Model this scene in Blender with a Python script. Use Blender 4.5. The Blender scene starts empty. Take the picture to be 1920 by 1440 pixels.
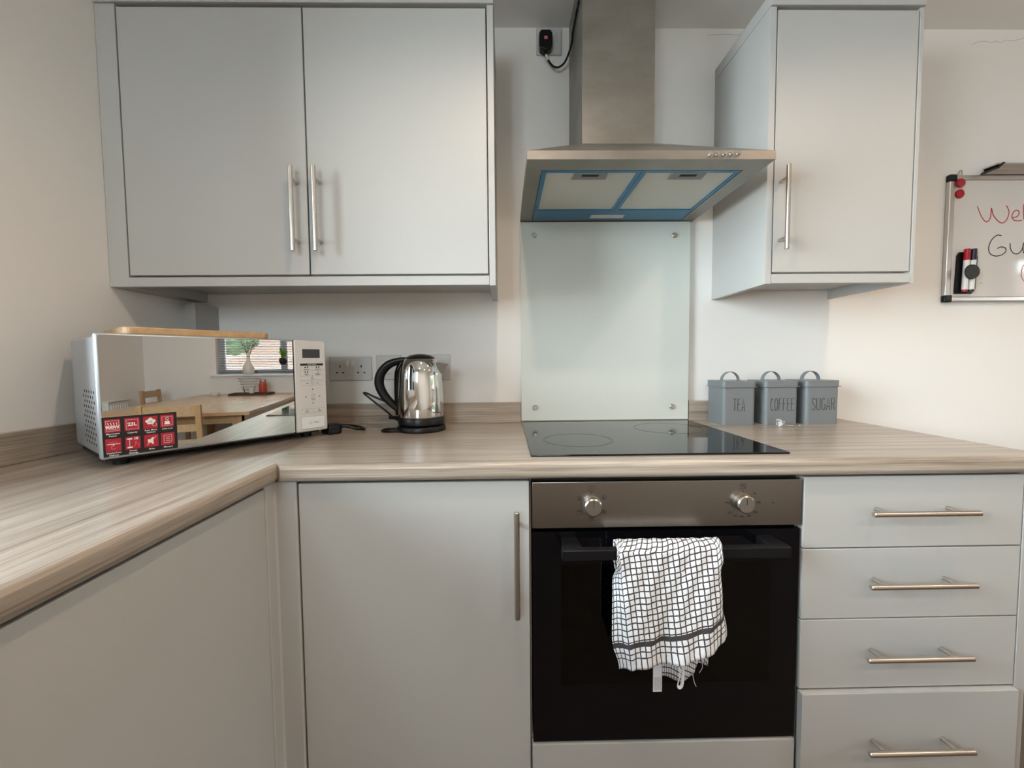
import bpy, bmesh, math, random
from mathutils import Vector, Matrix
R = math.radians
PI = math.pi
SC = bpy.context.scene
COL = SC.collection

# ------------------------------------------------------------------ camera
F, PITCH, YAW, ROLL, CD, CH = 795.49, -0.0527, -0.0156, -0.0085, 1.5103, 1.1249
_fw = Vector((-math.sin(YAW)*math.cos(PITCH), math.cos(YAW)*math.cos(PITCH), math.sin(PITCH)))
_r0 = Vector((math.cos(YAW), math.sin(YAW), 0)); _u0 = _r0.cross(_fw)
_rt = math.cos(ROLL)*_r0 + math.sin(ROLL)*_u0
_up = -math.sin(ROLL)*_r0 + math.cos(ROLL)*_u0
CAM = Vector((0, -CD, CH))
cam = bpy.data.cameras.new('camera'); cam.sensor_width = 36; cam.sensor_fit = 'HORIZONTAL'
cam.lens = F/1920*36; cam.clip_start = 0.02
camo = bpy.data.objects.new('camera', cam); COL.objects.link(camo)
camo.matrix_world = Matrix(((_rt.x, _up.x, -_fw.x, CAM.x), (_rt.y, _up.y, -_fw.y, CAM.y), (_rt.z, _up.z, -_fw.z, CAM.z), (0, 0, 0, 1)))
SC.camera = camo

def px(x, y, ax, v):
    """photo pixel -> the point where its ray meets the plane ax = v"""
    d = (x-960)/F*_rt - (y-720)/F*_up + _fw
    i = 'xyz'.index(ax); return CAM + d*((v-CAM[i])/d[i])

# ------------------------------------------------------------------ world, exposure
W = bpy.data.worlds.new('overcast_sky'); SC.world = W; W.use_nodes = True
nt = W.node_tree; bgn = nt.nodes['Background']
tc = nt.nodes.new('ShaderNodeTexCoord'); sp = nt.nodes.new('ShaderNodeSeparateXYZ'); rp = nt.nodes.new('ShaderNodeValToRGB')
nt.links.new(tc.outputs['Generated'], sp.inputs[0]); nt.links.new(sp.outputs['Z'], rp.inputs[0]); nt.links.new(rp.outputs[0], bgn.inputs[0])
rp.color_ramp.elements[0].position = 0.0; rp.color_ramp.elements[0].color = (0.82, 0.88, 0.94, 1)
rp.color_ramp.elements[1].position = 1.0; rp.color_ramp.elements[1].color = (0.70, 0.84, 1.0, 1)
bgn.inputs[1].default_value = 19.0
SC.view_settings.view_transform = 'Standard'; SC.view_settings.look = 'None'
SC.view_settings.exposure = 0.78; SC.view_settings.gamma = 1.0; SC.view_settings.use_curve_mapping = False
SC.cycles.use_denoising = True
SC.cycles.max_bounces = 10; SC.cycles.diffuse_bounces = 6; SC.cycles.glossy_bounces = 6; SC.cycles.transparent_max_bounces = 12
SC.cycles.caustics_reflective = False; SC.cycles.caustics_refractive = False
SC.cycles.sample_clamp_indirect = 6.0
LAMP_W = 13.0
LAMP_COL = (1.0, 0.76, 0.56)

# room extents
XL, XR, YB, YF, ZC = -1.088, 4.2, 0.0, -2.92, 2.263
WIN_L = (-2.40, -0.66, 1.00, 2.06)      # y0 y1 z0 z1 in the left wall
WIN_R = (-2.17, -0.70, 1.00, 2.00)      # in the right wall
WIN_FILL = (-0.98, -0.36, 1.34, 2.06)       # x0 x1 z0 z1 in the front wall; unseen window added for fill light
L = bpy.data.lights.new('window_portal', 'AREA'); L.shape = 'RECTANGLE'; L.size = WIN_FILL[1]-WIN_FILL[0]; L.size_y = WIN_FILL[3]-WIN_FILL[2]; L.cycles.is_portal = True
o = bpy.data.objects.new('window_portal', L); COL.objects.link(o); o.location = ((WIN_FILL[0]+WIN_FILL[1])/2, YF-0.08, (WIN_FILL[2]+WIN_FILL[3])/2); o.rotation_euler = (R(90), 0, 0)  # portal of the added fill window
for nm, (y0, y1, z0, z1), x, rot in (('window_portal', WIN_L, XL-0.07, R(-90)), ('window_portal', WIN_R, XR+0.16, R(90))):
    L = bpy.data.lights.new(nm, 'AREA'); L.shape = 'RECTANGLE'; L.size = z1-z0; L.size_y = y1-y0; L.cycles.is_portal = True
    o = bpy.data.objects.new(nm, L); COL.objects.link(o); o.location = (x, (y0+y1)/2, (z0+z1)/2); o.rotation_euler = (0, rot, 0)

# ------------------------------------------------------------------ materials
MATS = {}
def mat(name, col, rough=0.5, metal=0.0, spec=0.5, bump=None, coat=0, noise=None, aniso=0, emit=None, trans=0):
    m = bpy.data.materials.new(name); m.use_nodes = True; MATS[name] = m
    n = m.node_tree.nodes; l = m.node_tree.links; b = n['Principled BSDF']
    b.inputs['Base Color'].default_value = (*col, 1); b.inputs['Roughness'].default_value = rough
    b.inputs['Metallic'].default_value = metal; b.inputs['Specular IOR Level'].default_value = spec
    b.inputs['Coat Weight'].default_value = coat; b.inputs['Coat Roughness'].default_value = 0.03
    if trans: b.inputs['Transmission Weight'].default_value = trans
    if emit: b.inputs['Emission Color'].default_value = (*emit[0], 1); b.inputs['Emission Strength'].default_value = emit[1]
    if noise or bump:
        c = n.new('ShaderNodeTexCoord'); mp = n.new('ShaderNodeMapping'); l.new(c.outputs['Object'], mp.inputs[0])
    if noise:      # (scale xyz, second colour, low, high)
        mp.inputs['Scale'].default_value = noise[0]
        t = n.new('ShaderNodeTexNoise'); t.inputs['Scale'].default_value = 1; t.inputs['Detail'].default_value = 6; t.inputs['Roughness'].default_value = 0.62
        l.new(mp.outputs[0], t.inputs['Vector']); r = n.new('ShaderNodeValToRGB')
        r.color_ramp.elements[0].position = noise[2]; r.color_ramp.elements[1].position = noise[3]
        r.color_ramp.elements[0].color = (*col, 1); r.color_ramp.elements[1].color = (*noise[1], 1)
        l.new(t.outputs[0], r.inputs[0]); l.new(r.outputs[0], b.inputs['Base Color'])
    if bump:       # (scale or xyz, strength, distance)
        t2 = n.new('ShaderNodeTexNoise'); t2.inputs['Detail'].default_value = 3
        mp2 = n.new('ShaderNodeMapping'); l.new(c.outputs['Object'], mp2.inputs[0])
        s = bump[0]; mp2.inputs['Scale'].default_value = s if isinstance(s, tuple) else (s, s, s)
        t2.inputs['Scale'].default_value = 1; l.new(mp2.outputs[0], t2.inputs['Vector'])
        bp_ = n.new('ShaderNodeBump'); bp_.inputs['Strength'].default_value = bump[1]; bp_.inputs['Distance'].default_value = bump[2]
        l.new(t2.outputs[0], bp_.inputs['Height']); l.new(bp_.outputs[0], b.inputs['Normal'])
    return m

mat('wall', (0.84, 0.82, 0.79), 0.75, bump=(90, 0.12, 0.002))
mat('ceiling', (0.84, 0.82, 0.79), 0.85, bump=(60, 0.15, 0.002))
mat('door', (0.45, 0.445, 0.428), 0.42, spec=0.45, bump=(700, 0.10, 0.0006))
mat('carcass', (0.47, 0.465, 0.45), 0.5)
mat('steel', (0.56, 0.54, 0.51), 0.30, 1.0, bump=((6, 6, 500), 0.10, 0.0004))
mat('hood_steel', (0.26, 0.237, 0.208), 0.46, 1.0, noise=((5, 5, 9), (0.35, 0.325, 0.295), 0.35, 0.7), bump=((700, 700, 8), 0.08, 0.0004))
mat('panel_steel', (0.275, 0.245, 0.215), 0.27, 1.0, bump=((4, 4, 900), 0.08, 0.0004))
mat('handle_steel', (0.62, 0.57, 0.52), 0.26, 1.0)
mat('chrome', (0.72, 0.70, 0.67), 0.06, 1.0, bump=(18, 0.06, 0.004))
mat('black_plastic', (0.006, 0.006, 0.007), 0.33, spec=0.28)
mat('black_gloss', (0.003, 0.003, 0.004), 0.05, spec=0.32)
mat('black_matt', (0.010, 0.010, 0.010), 0.7)
mat('hob_glass', (0.004, 0.005, 0.005), 0.035, spec=0.36)
mat('hob_print', (0.045, 0.048, 0.048), 0.25)
mat('splash_glass', (0.63, 0.665, 0.625), 0.07, spec=0.5)
mat('white_plastic', (0.60, 0.585, 0.57), 0.22)
mat('dark_hole', (0.01, 0.01, 0.01), 0.8)
mat('canister', (0.165, 0.182, 0.192), 0.38)
mat('canister_ink', (0.02, 0.021, 0.022), 0.6)
mat('ink_black', (0.012, 0.012, 0.012), 0.6)
mat('ink_grey', (0.10, 0.10, 0.10), 0.6)
mat('ink_red', (0.42, 0.03, 0.035), 0.5)
mat('mirror_door', (0.50, 0.49, 0.47), 0.012, 1.0)
mat('silver_paint', (0.48, 0.51, 0.54), 0.38, 0.55)
mat('mw_panel', (0.62, 0.605, 0.58), 0.35, 0.15)
mat('display', (0.045, 0.05, 0.052), 0.6)
mat('button_white', (0.74, 0.75, 0.74), 0.3)
mat('sticker_black', (0.008, 0.007, 0.008), 0.35)
mat('sticker_red', (0.40, 0.012, 0.03), 0.4)
mat('sticker_white', (0.86, 0.80, 0.78), 0.5)
mat('sticker_pink', (0.72, 0.22, 0.25), 0.5)
mat('chopping', (0.50, 0.30, 0.14), 0.45, noise=((60, 6, 60), (0.62, 0.40, 0.20), 0.35, 0.7))
mat('blue_film', (0.0, 0.165, 0.33), 0.22, 0.2)
mat('filter_mesh', (0.66, 0.64, 0.58), 0.55, 0.3, bump=(900, 0.4, 0.001))
mat('light_lens', (0.62, 0.60, 0.57), 0.3)
mat('board_white', (0.64, 0.62, 0.60), 0.05, spec=0.4)
mat('aluminium', (0.60, 0.58, 0.56), 0.33, 1.0)
mat('magnet_red', (0.38, 0.008, 0.022), 0.25)
mat('pen_white', (0.76, 0.74, 0.72), 0.35)
mat('pen_navy', (0.010, 0.008, 0.025), 0.35)
mat('rubber', (0.03, 0.035, 0.035), 0.7)
mat('foil', (0.40, 0.39, 0.38), 0.45, 0.3, bump=(220, 0.6, 0.003))
mat('upvc', (0.78, 0.80, 0.82), 0.3)
mat('blind', (0.20, 0.23, 0.27), 0.5)
mat('oak', (0.40, 0.245, 0.125), 0.22, noise=((4, 40, 40), (0.50, 0.33, 0.18), 0.3, 0.7))
mat('oak_y', (0.36, 0.20, 0.085), 0.35, noise=((40, 40, 4), (0.48, 0.29, 0.135), 0.3, 0.7))
mat('ceramic', (0.72, 0.70, 0.66), 0.25)
mat('twig', (0.05, 0.035, 0.025), 0.8)
mat('leaf', (0.10, 0.30, 0.02), 0.5)
mat('candle_red', (0.50, 0.07, 0.045), 0.3)
mat('wire', (0.70, 0.70, 0.70), 0.15, 1.0)
mat('radiator', (0.78, 0.78, 0.76), 0.35)
mat('floor', (0.085, 0.060, 0.042), 0.5, noise=((3, 30, 1), (0.13, 0.095, 0.068), 0.3, 0.7))
mat('paving', (0.20, 0.19, 0.17), 0.9, noise=((3, 3, 3), (0.27, 0.25, 0.22), 0.3, 0.7))  # grey paving, so the ground bounces no green light indoors
mat('hedge', (0.05, 0.09, 0.025), 0.8, noise=((9, 9, 9), (0.13, 0.20, 0.07), 0.35, 0.7), bump=(14, 1.0, 0.1))
mat('lamp_lens', (0.9, 0.85, 0.8), 0.4, emit=((1.0, 0.75, 0.5), 12.0))
mat('oven_cavity', (0.02, 0.02, 0.02), 0.5)
mat('crack', (0.26, 0.23, 0.20), 0.9)
mat('latch_grey', (0.25, 0.25, 0.235), 0.5)
mat('knob_steel', (0.42, 0.39, 0.355), 0.28, 1.0)
mat('tag', (0.74, 0.74, 0.76), 0.7)

def wood(name, along):
    """grey-brown laminate with fine streaks that run along one axis"""
    m = bpy.data.materials.new(name); m.use_nodes = True; MATS[name] = m
    n = m.node_tree.nodes; l = m.node_tree.links; b = n['Principled BSDF']
    c = n.new('ShaderNodeTexCoord')
    def streak(scales, detail, rough):
        mp = n.new('ShaderNodeMapping'); l.new(c.outputs['Object'], mp.inputs[0]); mp.inputs['Scale'].default_value = scales
        t = n.new('ShaderNodeTexNoise'); t.inputs['Scale'].default_value = 1; t.inputs['Detail'].default_value = detail; t.inputs['Roughness'].default_value = rough
        t.inputs['Distortion'].default_value = 0.25
        l.new(mp.outputs[0], t.inputs['Vector']); return t
    o = lambda a, x: (a, x, x) if along == 'x' else (x, a, x)
    broad = streak(o(1.6, 48), 5, 0.6); fine = streak(o(6, 380), 3, 0.6)
    mx = n.new('ShaderNodeMath'); mx.operation = 'MULTIPLY_ADD'; mx.inputs[1].default_value = 0.45; l.new(fine.outputs[0], mx.inputs[0])
    m2 = n.new('ShaderNodeMath'); m2.operation = 'MULTIPLY'; m2.inputs[1].default_value = 0.62; l.new(broad.outputs[0], m2.inputs[0]); l.new(m2.outputs[0], mx.inputs[2])
    r = n.new('ShaderNodeValToRGB'); l.new(mx.outputs[0], r.inputs[0])
    e = r.color_ramp.elements; e[0].position = 0.36; e[0].color = (0.195, 0.155, 0.122, 1); e[1].position = 0.70; e[1].color = (0.51, 0.445, 0.375, 1)
    k = e.new(0.52); k.color = (0.345, 0.285, 0.23, 1)
    l.new(r.outputs[0], b.inputs['Base Color']); b.inputs['Roughness'].default_value = 0.28
    bp_ = n.new('ShaderNodeBump'); bp_.inputs['Strength'].default_value = 0.10; bp_.inputs['Distance'].default_value = 0.001
    l.new(fine.outputs[0], bp_.inputs['Height']); l.new(bp_.outputs[0], b.inputs['Normal'])
wood('wood_x', 'x'); wood('wood_y', 'y')

def clear_glass(name, tint, gloss=1.0):
    m = bpy.data.materials.new(name); m.use_nodes = True; MATS[name] = m
    n = m.node_tree.nodes; l = m.node_tree.links; n.remove(n['Principled BSDF']); out = n['Material Output']
    t = n.new('ShaderNodeBsdfTransparent'); t.inputs[0].default_value = (*tint, 1)
    g = n.new('ShaderNodeBsdfGlossy'); g.inputs['Roughness'].default_value = 0.03
    f = n.new('ShaderNodeFresnel'); f.inputs[0].default_value = 1.5; mm = n.new('ShaderNodeMath'); mm.operation = 'MULTIPLY'; mm.inputs[1].default_value = gloss
    l.new(f.outputs[0], mm.inputs[0]); mx = n.new('ShaderNodeMixShader')
    l.new(mm.outputs[0], mx.inputs[0]); l.new(t.outputs[0], mx.inputs[1]); l.new(g.outputs[0], mx.inputs[2]); l.new(mx.outputs[0], out.inputs[0])
clear_glass('pane', (0.93, 0.96, 0.95)); clear_glass('oven_glass', (0.10, 0.10, 0.10)); clear_glass('jar_glass', (0.92, 0.92, 0.92))

def towel_mat():
    m = bpy.data.materials.new('towel'); m.use_nodes = True; MATS['towel'] = m
    n = m.node_tree.nodes; l = m.node_tree.links; b = n['Principled BSDF']
    uv = n.new('ShaderNodeTexCoord'); s = n.new('ShaderNodeSeparateXYZ')
    nz = n.new('ShaderNodeTexNoise'); nz.inputs['Scale'].default_value = 60; nz.inputs['Detail'].default_value = 2
    l.new(uv.outputs['UV'], nz.inputs['Vector'])
    add = n.new('ShaderNodeVectorMath'); add.operation = 'MULTIPLY_ADD'; add.inputs[1].default_value = (0.0035, 0.0035, 0)
    l.new(nz.outputs['Color'], add.inputs[0]); l.new(uv.outputs['UV'], add.inputs[2]); l.new(add.outputs[0], s.inputs[0])
    def M_(op, a, bb=None):
        k = n.new('ShaderNodeMath'); k.operation = op
        for i, v in enumerate((a, bb)):
            if v is None: continue
            if isinstance(v, (int, float)): k.inputs[i].default_value = v
            else: l.new(v, k.inputs[i])
        return k.outputs[0]
    P, LW = 0.0123, 0.0027
    gu = M_('LESS_THAN', M_('FLOORED_MODULO', s.outputs[0], P), LW)
    gv = M_('MULTIPLY', M_('LESS_THAN', M_('FLOORED_MODULO', s.outputs[1], P), LW), M_('GREATER_THAN', s.outputs[1], 0.019))
    band = M_('LESS_THAN', M_('ABSOLUTE', M_('SUBTRACT', s.outputs[1], 0.055)), 0.0048)
    line = M_('MAXIMUM', M_('MAXIMUM', gu, gv), band)
    mx = n.new('ShaderNodeMix'); mx.data_type = 'RGBA'; l.new(line, mx.inputs['Factor'])
    mx.inputs['A'].default_value = (0.86, 0.85, 0.86, 1); mx.inputs['B'].default_value = (0.055, 0.048, 0.050, 1)
    l.new(mx.outputs['Result'], b.inputs['Base Color']); b.inputs['Roughness'].default_value = 0.95
    t = n.new('ShaderNodeTexNoise'); t.inputs['Scale'].default_value = 520; t.inputs['Detail'].default_value = 2; l.new(uv.outputs['UV'], t.inputs['Vector'])
    bp_ = n.new('ShaderNodeBump'); bp_.inputs['Strength'].default_value = 0.7; bp_.inputs['Distance'].default_value = 0.002
    l.new(t.outputs[0], bp_.inputs['Height']); l.new(bp_.outputs[0], b.inputs['Normal'])
towel_mat()

def brick_mat():
    m = bpy.data.materials.new('brick'); m.use_nodes = True; MATS['brick'] = m
    n = m.node_tree.nodes; l = m.node_tree.links; b = n['Principled BSDF']; c = n.new('ShaderNodeTexCoord'); mp = n.new('ShaderNodeMapping')
    mp.inputs['Rotation'].default_value = (R(90), 0, R(90)); l.new(c.outputs['Object'], mp.inputs[0])
    t = n.new('ShaderNodeTexBrick'); t.inputs['Scale'].default_value = 4.4; l.new(mp.outputs[0], t.inputs[0])
    t.inputs['Color1'].default_value = (0.40, 0.22, 0.17, 1); t.inputs['Color2'].default_value = (0.48, 0.30, 0.24, 1); t.inputs['Mortar'].default_value = (0.5, 0.46, 0.42, 1)
    l.new(t.outputs[0], b.inputs['Base Color']); b.inputs['Roughness'].default_value = 0.9
brick_mat()

# ------------------------------------------------------------------ mesh helpers
MW = {}          # name of a root Empty -> its matrix
def root_matrix(o):
    while o is not None:
        if o.name in MW: return MW[o.name]
        o = o.parent
    return Matrix.Identity(4)

class MB:
    def __init__(s): s.bm = bmesh.new(); s.uv = None
    def _new(s, co, faces):
        vs = [s.bm.verts.new(c) for c in co]; fs = []
        for f in faces:
            try: fs.append(s.bm.faces.new([vs[i] for i in f]))
            except ValueError: pass
        return vs, fs
    def box(s, x0, x1, y0, y1, z0, z1, bev=0.0, seg=2):
        x0, x1 = sorted((x0, x1)); y0, y1 = sorted((y0, y1)); z0, z1 = sorted((z0, z1))
        vs, fs = s._new([(x, y, z) for z in (z0, z1) for y in (y0, y1) for x in (x0, x1)],
                        [(0, 2, 3, 1), (4, 5, 7, 6), (0, 1, 5, 4), (2, 6, 7, 3), (0, 4, 6, 2), (1, 3, 7, 5)])
        if bev:
            es = list({e for f in fs for e in f.edges})
            for f in bmesh.ops.bevel(s.bm, geom=es, offset=bev, segments=seg, affect='EDGES', profile=0.5)['faces']: f.smooth = True
        return s
    def prism(s, poly, ax, a, b, bev=0.0, seg=2, sel=None):
        """poly: 2-D outline in the two other axes (in xyz order), extruded from a to b along ax"""
        def P(p, t): return {'x': (t, p[0], p[1]), 'y': (p[0], t, p[1]), 'z': (p[0], p[1], t)}[ax]
        n = len(poly); vs, fs = s._new([P(p, a) for p in poly]+[P(p, b) for p in poly],
            [tuple(range(n-1, -1, -1)), tuple(range(n, 2*n))]+[(i, (i+1) % n, n+(i+1) % n, n+i) for i in range(n)])
        bmesh.ops.recalc_face_normals(s.bm, faces=fs)
        if bev:
            es = list({e for f in fs for e in f.edges})
            if sel: es = [e for e in es if sel(e.verts[0].co, e.verts[1].co)]
            for f in bmesh.ops.bevel(s.bm, geom=es, offset=bev, segments=seg, affect='EDGES', profile=0.5)['faces']: f.smooth = True
        return s
    def cyl(s, p0, p1, r0, r1=None, n=20, cap=True):
        p0, p1 = Vector(p0), Vector(p1); r1 = r0 if r1 is None else r1; d = (p1-p0).normalized()
        a = d.orthogonal().normalized(); b = d.cross(a); co = []
        for p, r in ((p0, r0), (p1, r1)):
            co += [p+(a*math.cos(2*PI*i/n)+b*math.sin(2*PI*i/n))*r for i in range(n)]
        _, fs = s._new(co, [(i, (i+1) % n, n+(i+1) % n, n+i) for i in range(n)]+([tuple(range(n-1, -1, -1)), tuple(range(n, 2*n))] if cap else []))
        for f in fs[:n]: f.smooth = True
        return s
    def tube(s, pts, r, n=10, smooth=6, flat=1.0, rads=None):
        """tube through control points (Catmull-Rom)"""
        pts = [Vector(p) for p in pts]; path = []; rr = []
        if smooth > 1 and len(pts) > 2:
            q = [pts[0]*2-pts[1]]+pts+[pts[-1]*2-pts[-2]]
            for i in range(1, len(q)-2):
                for k in range(smooth):
                    t = k/smooth; a, b, c, d = q[i-1], q[i], q[i+1], q[i+2]
                    path.append(0.5*((2*b)+(c-a)*t+(2*a-5*b+4*c-d)*t*t+(3*b-a-3*c+d)*t**3))
                    if rads: rr.append(rads[i-1]*(1-t)+rads[i]*t)
            path.append(pts[-1]); rr.append(rads[-1] if rads else r)
        else: path = pts; rr = list(rads) if rads else []
        if not rads: rr = [r]*len(path)
        co = []; up = None
        for i, p in enumerate(path):
            d = (path[min(i+1, len(path)-1)]-path[max(i-1, 0)]).normalized()
            if up is None: up = d.orthogonal().normalized()
            up = (up-d*up.dot(d)).normalized(); sd = d.cross(up)
            co += [p+(up*math.cos(2*PI*k/n)+sd*math.sin(2*PI*k/n)*flat)*rr[i] for k in range(n)]
        m = len(path)
        _, fs = s._new(co, [(i*n+k, i*n+(k+1) % n, (i+1)*n+(k+1) % n, (i+1)*n+k) for i in range(m-1) for k in range(n)]+[tuple(range(n-1, -1, -1)), tuple(range((m-1)*n, m*n))])
        for f in fs[:-2]: f.smooth = True
        return s
    def lathe(s, prof, c, n=48):
        c = Vector(c); co = []; m = len(prof)
        for r, z in prof: co += [c+Vector((r*math.cos(2*PI*k/n), r*math.sin(2*PI*k/n), z)) for k in range(n)]
        fs = [(i*n+k, i*n+(k+1) % n, (i+1)*n+(k+1) % n, (i+1)*n+k) for i in range(m-1) for k in range(n)]
        if prof[0][0] > 1e-6: fs.append(tuple(range(n-1, -1, -1)))
        if prof[-1][0] > 1e-6: fs.append(tuple(range((m-1)*n, m*n)))
        vs, ff = s._new(co, fs)
        for f in ff: f.smooth = True
        bmesh.ops.remove_doubles(s.bm, verts=vs, dist=1e-6); return s
    def ball(s, c, r, sc=(1, 1, 1), u=20, v=12):
        M = Matrix.Translation(c) @ Matrix.Diagonal((r*sc[0], r*sc[1], r*sc[2], 1))
        r_ = bmesh.ops.create_uvsphere(s.bm, u_segments=u, v_segments=v, radius=1, matrix=M)
        for v_ in r_['verts']:
            for f in v_.link_faces: f.smooth = True
        return s
    def ribbon(s, pts, w, o, ex, ey, closed=False):
        """flat pen stroke through 2-D points in the plane o + x*ex + y*ey"""
        o, ex, ey = Vector(o), Vector(ex), Vector(ey); P = [Vector((p[0], p[1])) for p in pts]; n = len(P); co = []
        for i in range(n):
            a = P[(i-1) % n] if closed else P[max(i-1, 0)]; b = P[(i+1) % n] if closed else P[min(i+1, n-1)]
            d = (b-a); d = d.normalized() if d.length > 1e-9 else Vector((1, 0)); nn = Vector((-d.y, d.x))*w/2
            for q in (P[i]+nn, P[i]-nn): co.append(o+ex*q.x+ey*q.y)
        m = n if closed else n-1
        s._new(co, [(2*i+1, 2*((i+1) % n)+1, 2*((i+1) % n), 2*i) for i in range(m)]); return s
    def plane2(s, x0, x1, y0, y1, o, ex, ey):
        o, ex, ey = Vector(o), Vector(ex), Vector(ey)
        s._new([o+ex*a+ey*b for a, b in ((x0, y0), (x1, y0), (x1, y1), (x0, y1))], [(0, 1, 2, 3)]); return s
    def build(s, name, m, parent=None, local=False, ang=35, normals=True):
        if normals: bmesh.ops.recalc_face_normals(s.bm, faces=s.bm.faces[:])
        for e in s.bm.edges:
            if len(e.link_faces) == 2 and e.calc_face_angle(0) > R(40): e.smooth = False
        me = bpy.data.meshes.new(name); s.bm.to_mesh(me); s.bm.free(); return finish(me, name, m, parent, local, ang)

def finish(me, name, m, parent=None, local=False, ang=35):
    me.materials.append(MATS[m] if isinstance(m, str) else m)
    if ang > 100: me.polygons.foreach_set('use_smooth', [True]*len(me.polygons))
    o = bpy.data.objects.new(name, me); COL.objects.link(o)
    if parent is not None:
        o.parent = parent
        if not local: me.transform(root_matrix(parent).inverted())
    else:
        xs = [v.co for v in me.vertices]
        c = Vector(((min(v.x for v in xs)+max(v.x for v in xs))/2, (min(v.y for v in xs)+max(v.y for v in xs))/2, min(v.z for v in xs)))
        me.transform(Matrix.Translation(-c)); o.location = c
    return o

def tag(o, label, cat, group=None, kind=None):
    if label: o['label'] = label
    if cat: o['category'] = cat
    if group: o['group'] = group
    if kind: o['kind'] = kind
    return o
def thing(name, loc, label, cat, group=None, rz=0):
    o = bpy.data.objects.new(name, None); COL.objects.link(o); o.location = loc; o.rotation_euler = (0, 0, rz); o.empty_display_size = 0.05
    MW[o.name] = Matrix.Translation(loc) @ Matrix.Rotation(rz, 4, 'Z'); return tag(o, label, cat, group)
def struct(o): o['kind'] = 'structure'; return o

def text(s, size, m, parent, o, ex, ey, align='CENTER', name='lettering', local=False, bold=0.0, sx=1.0):
    cu = bpy.data.curves.new('t', 'FONT'); cu.body = s; cu.size = size; cu.align_x = align; cu.align_y = 'CENTER'; cu.resolution_u = 3; cu.offset = bold
    ob = bpy.data.objects.new('t', cu); me = bpy.data.meshes.new_from_object(ob); bpy.data.objects.remove(ob); bpy.data.curves.remove(cu)
    ex, ey = Vector(ex), Vector(ey); nz = ex.cross(ey)
    me.transform(Matrix(((ex.x*sx, ey.x, nz.x, o[0]), (ex.y*sx, ey.y, nz.y, o[1]), (ex.z*sx, ey.z, nz.z, o[2]), (0, 0, 0, 1))))
    me.materials.clear(); me.name = name
    return finish(me, name, m, parent, local)

def copy_tree(o, parent=None):
    c = o.copy(); COL.objects.link(c); c.parent = parent
    for ch in list(o.children): copy_tree(ch, c)
    return c

# ------------------------------------------------------------------ the room shell
T = 0.12
struct(MB().box(XL-T, XR+T, YF-T, T, -0.1, 0).build('floor', 'floor'))
struct(MB().box(XL-T, XR+T, YF-T, T, ZC, ZC+0.1).build('ceiling', 'ceiling'))
struct(MB().box(XL-T, XR+T, 0, T, 0, ZC).build('wall_back', 'wall'))
m = MB(); a, b, z0, z1 = WIN_FILL; TF = 0.07
m.box(XL-T, a, YF-TF, YF, 0, ZC); m.box(b, XR+T, YF-TF, YF, 0, ZC); m.box(a, b, YF-TF, YF, z1, ZC); m.box(a, b, YF-TF, YF, 0, z0)
bmesh.ops.remove_doubles(m.bm, verts=m.bm.verts[:], dist=1e-5); struct(m.build('wall_front', 'wall'))
w3 = thing('window_fill', ((a+b)/2, YF, z0), None, None); w3['kind'] = 'structure'; xm = (a+b)/2  # added window behind the camera, there only to lift the shadows
for q in ((a, b, z0, z0+0.055), (a, b, z1-0.055, z1), (a, a+0.055, z0+0.055, z1-0.055), (b-0.055, b, z0+0.055, z1-0.055), (xm-0.035, xm+0.035, z0+0.055, z1-0.055)):
    MB().box(q[0], q[1], YF-0.060, YF-0.005, q[2], q[3], 0.003).build('window_frame', 'upvc', w3)
for q in ((a+0.055, xm-0.035), (xm+0.035, b-0.055)): MB().box(q[0], q[1], YF-0.036, YF-0.028, z0+0.055, z1-0.055).build('pane', 'pane', w3)
def wall_with_window(name, x0, x1, w):
    y0, y1, z0, z1 = w; m = MB()
    # one outline: four blocks around the opening
    m.box(x0, x1, YF, y0, 0, ZC); m.box(x0, x1, y1, 0, 0, ZC); m.box(x0, x1, y0, y1, 0, z0); m.box(x0, x1, y0, y1, z1, ZC)
    bmesh.ops.remove_doubles(m.bm, verts=m.bm.verts[:], dist=1e-5)
    return struct(m.build(name, 'wall'))
wall_with_window('wall_left', XL-0.06, XL, WIN_L)
wall_with_window('wall_right', XR, XR+0.22, WIN_R)

def window(name, w, xg, xs0, xs1):
    """frame at xg, sill board from xs0 to xs1"""
    y0, y1, z0, z1 = w; r = thing(name, (xg, (y0+y1)/2, z0), None, None); r['kind'] = 'structure'
    ym = (y0+y1)/2; b = 0.055
    for a0, a1, c0, c1 in ((y0, y1, z0, z0+b), (y0, y1, z1-b, z1), (y0, y0+b, z0+b, z1-b), (y1-b, y1, z0+b, z1-b), (ym-b*0.7, ym+b*0.7, z0+b, z1-b)):
        MB().box(xg-0.03, xg+0.03, a0, a1, c0, c1, 0.004).build('window_frame', 'upvc', r)
    for a0, a1 in ((y0+b, ym-b*0.7), (ym+b*0.7, y1-b)):
        MB().box(xg-0.004, xg+0.004, a0, a1, z0+b, z1-b).build('pane', 'pane', r)
    MB().box(xs0, xs1, y0-0.05 if xs1-xs0 > 0.13 else y0, y1+0.05 if xs1-xs0 > 0.13 else y1, z0-0.03, z0, 0.004).build('window_sill', 'upvc', r)
    return r
window('window_1', WIN_L, XL-0.032, XL-0.06, XL+0.03)
window('window_2', WIN_R, XR+0.16, XR-0.07, XR+0.13)
for nm, a in (('baseboard_back', (1.20, XR, -0.014, 0)), ('baseboard_front', (XL, XR, YF, YF+0.014)), ('baseboard_right', (XR-0.014, XR, YF+0.014, -0.014))):
    struct(MB().box(*a, 0, 0.10, 0.003).build(nm, 'upvc'))
# pipe boxing in the corner, between the worktop and the wall cabinet
bxo = MB().prism([(XL, 0), (XL, -0.052), (-1.0, -0.112), (-1.0, 0)], 'z', 0.91, 1.322).build('trim_1', 'door'); struct(bxo)
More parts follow.
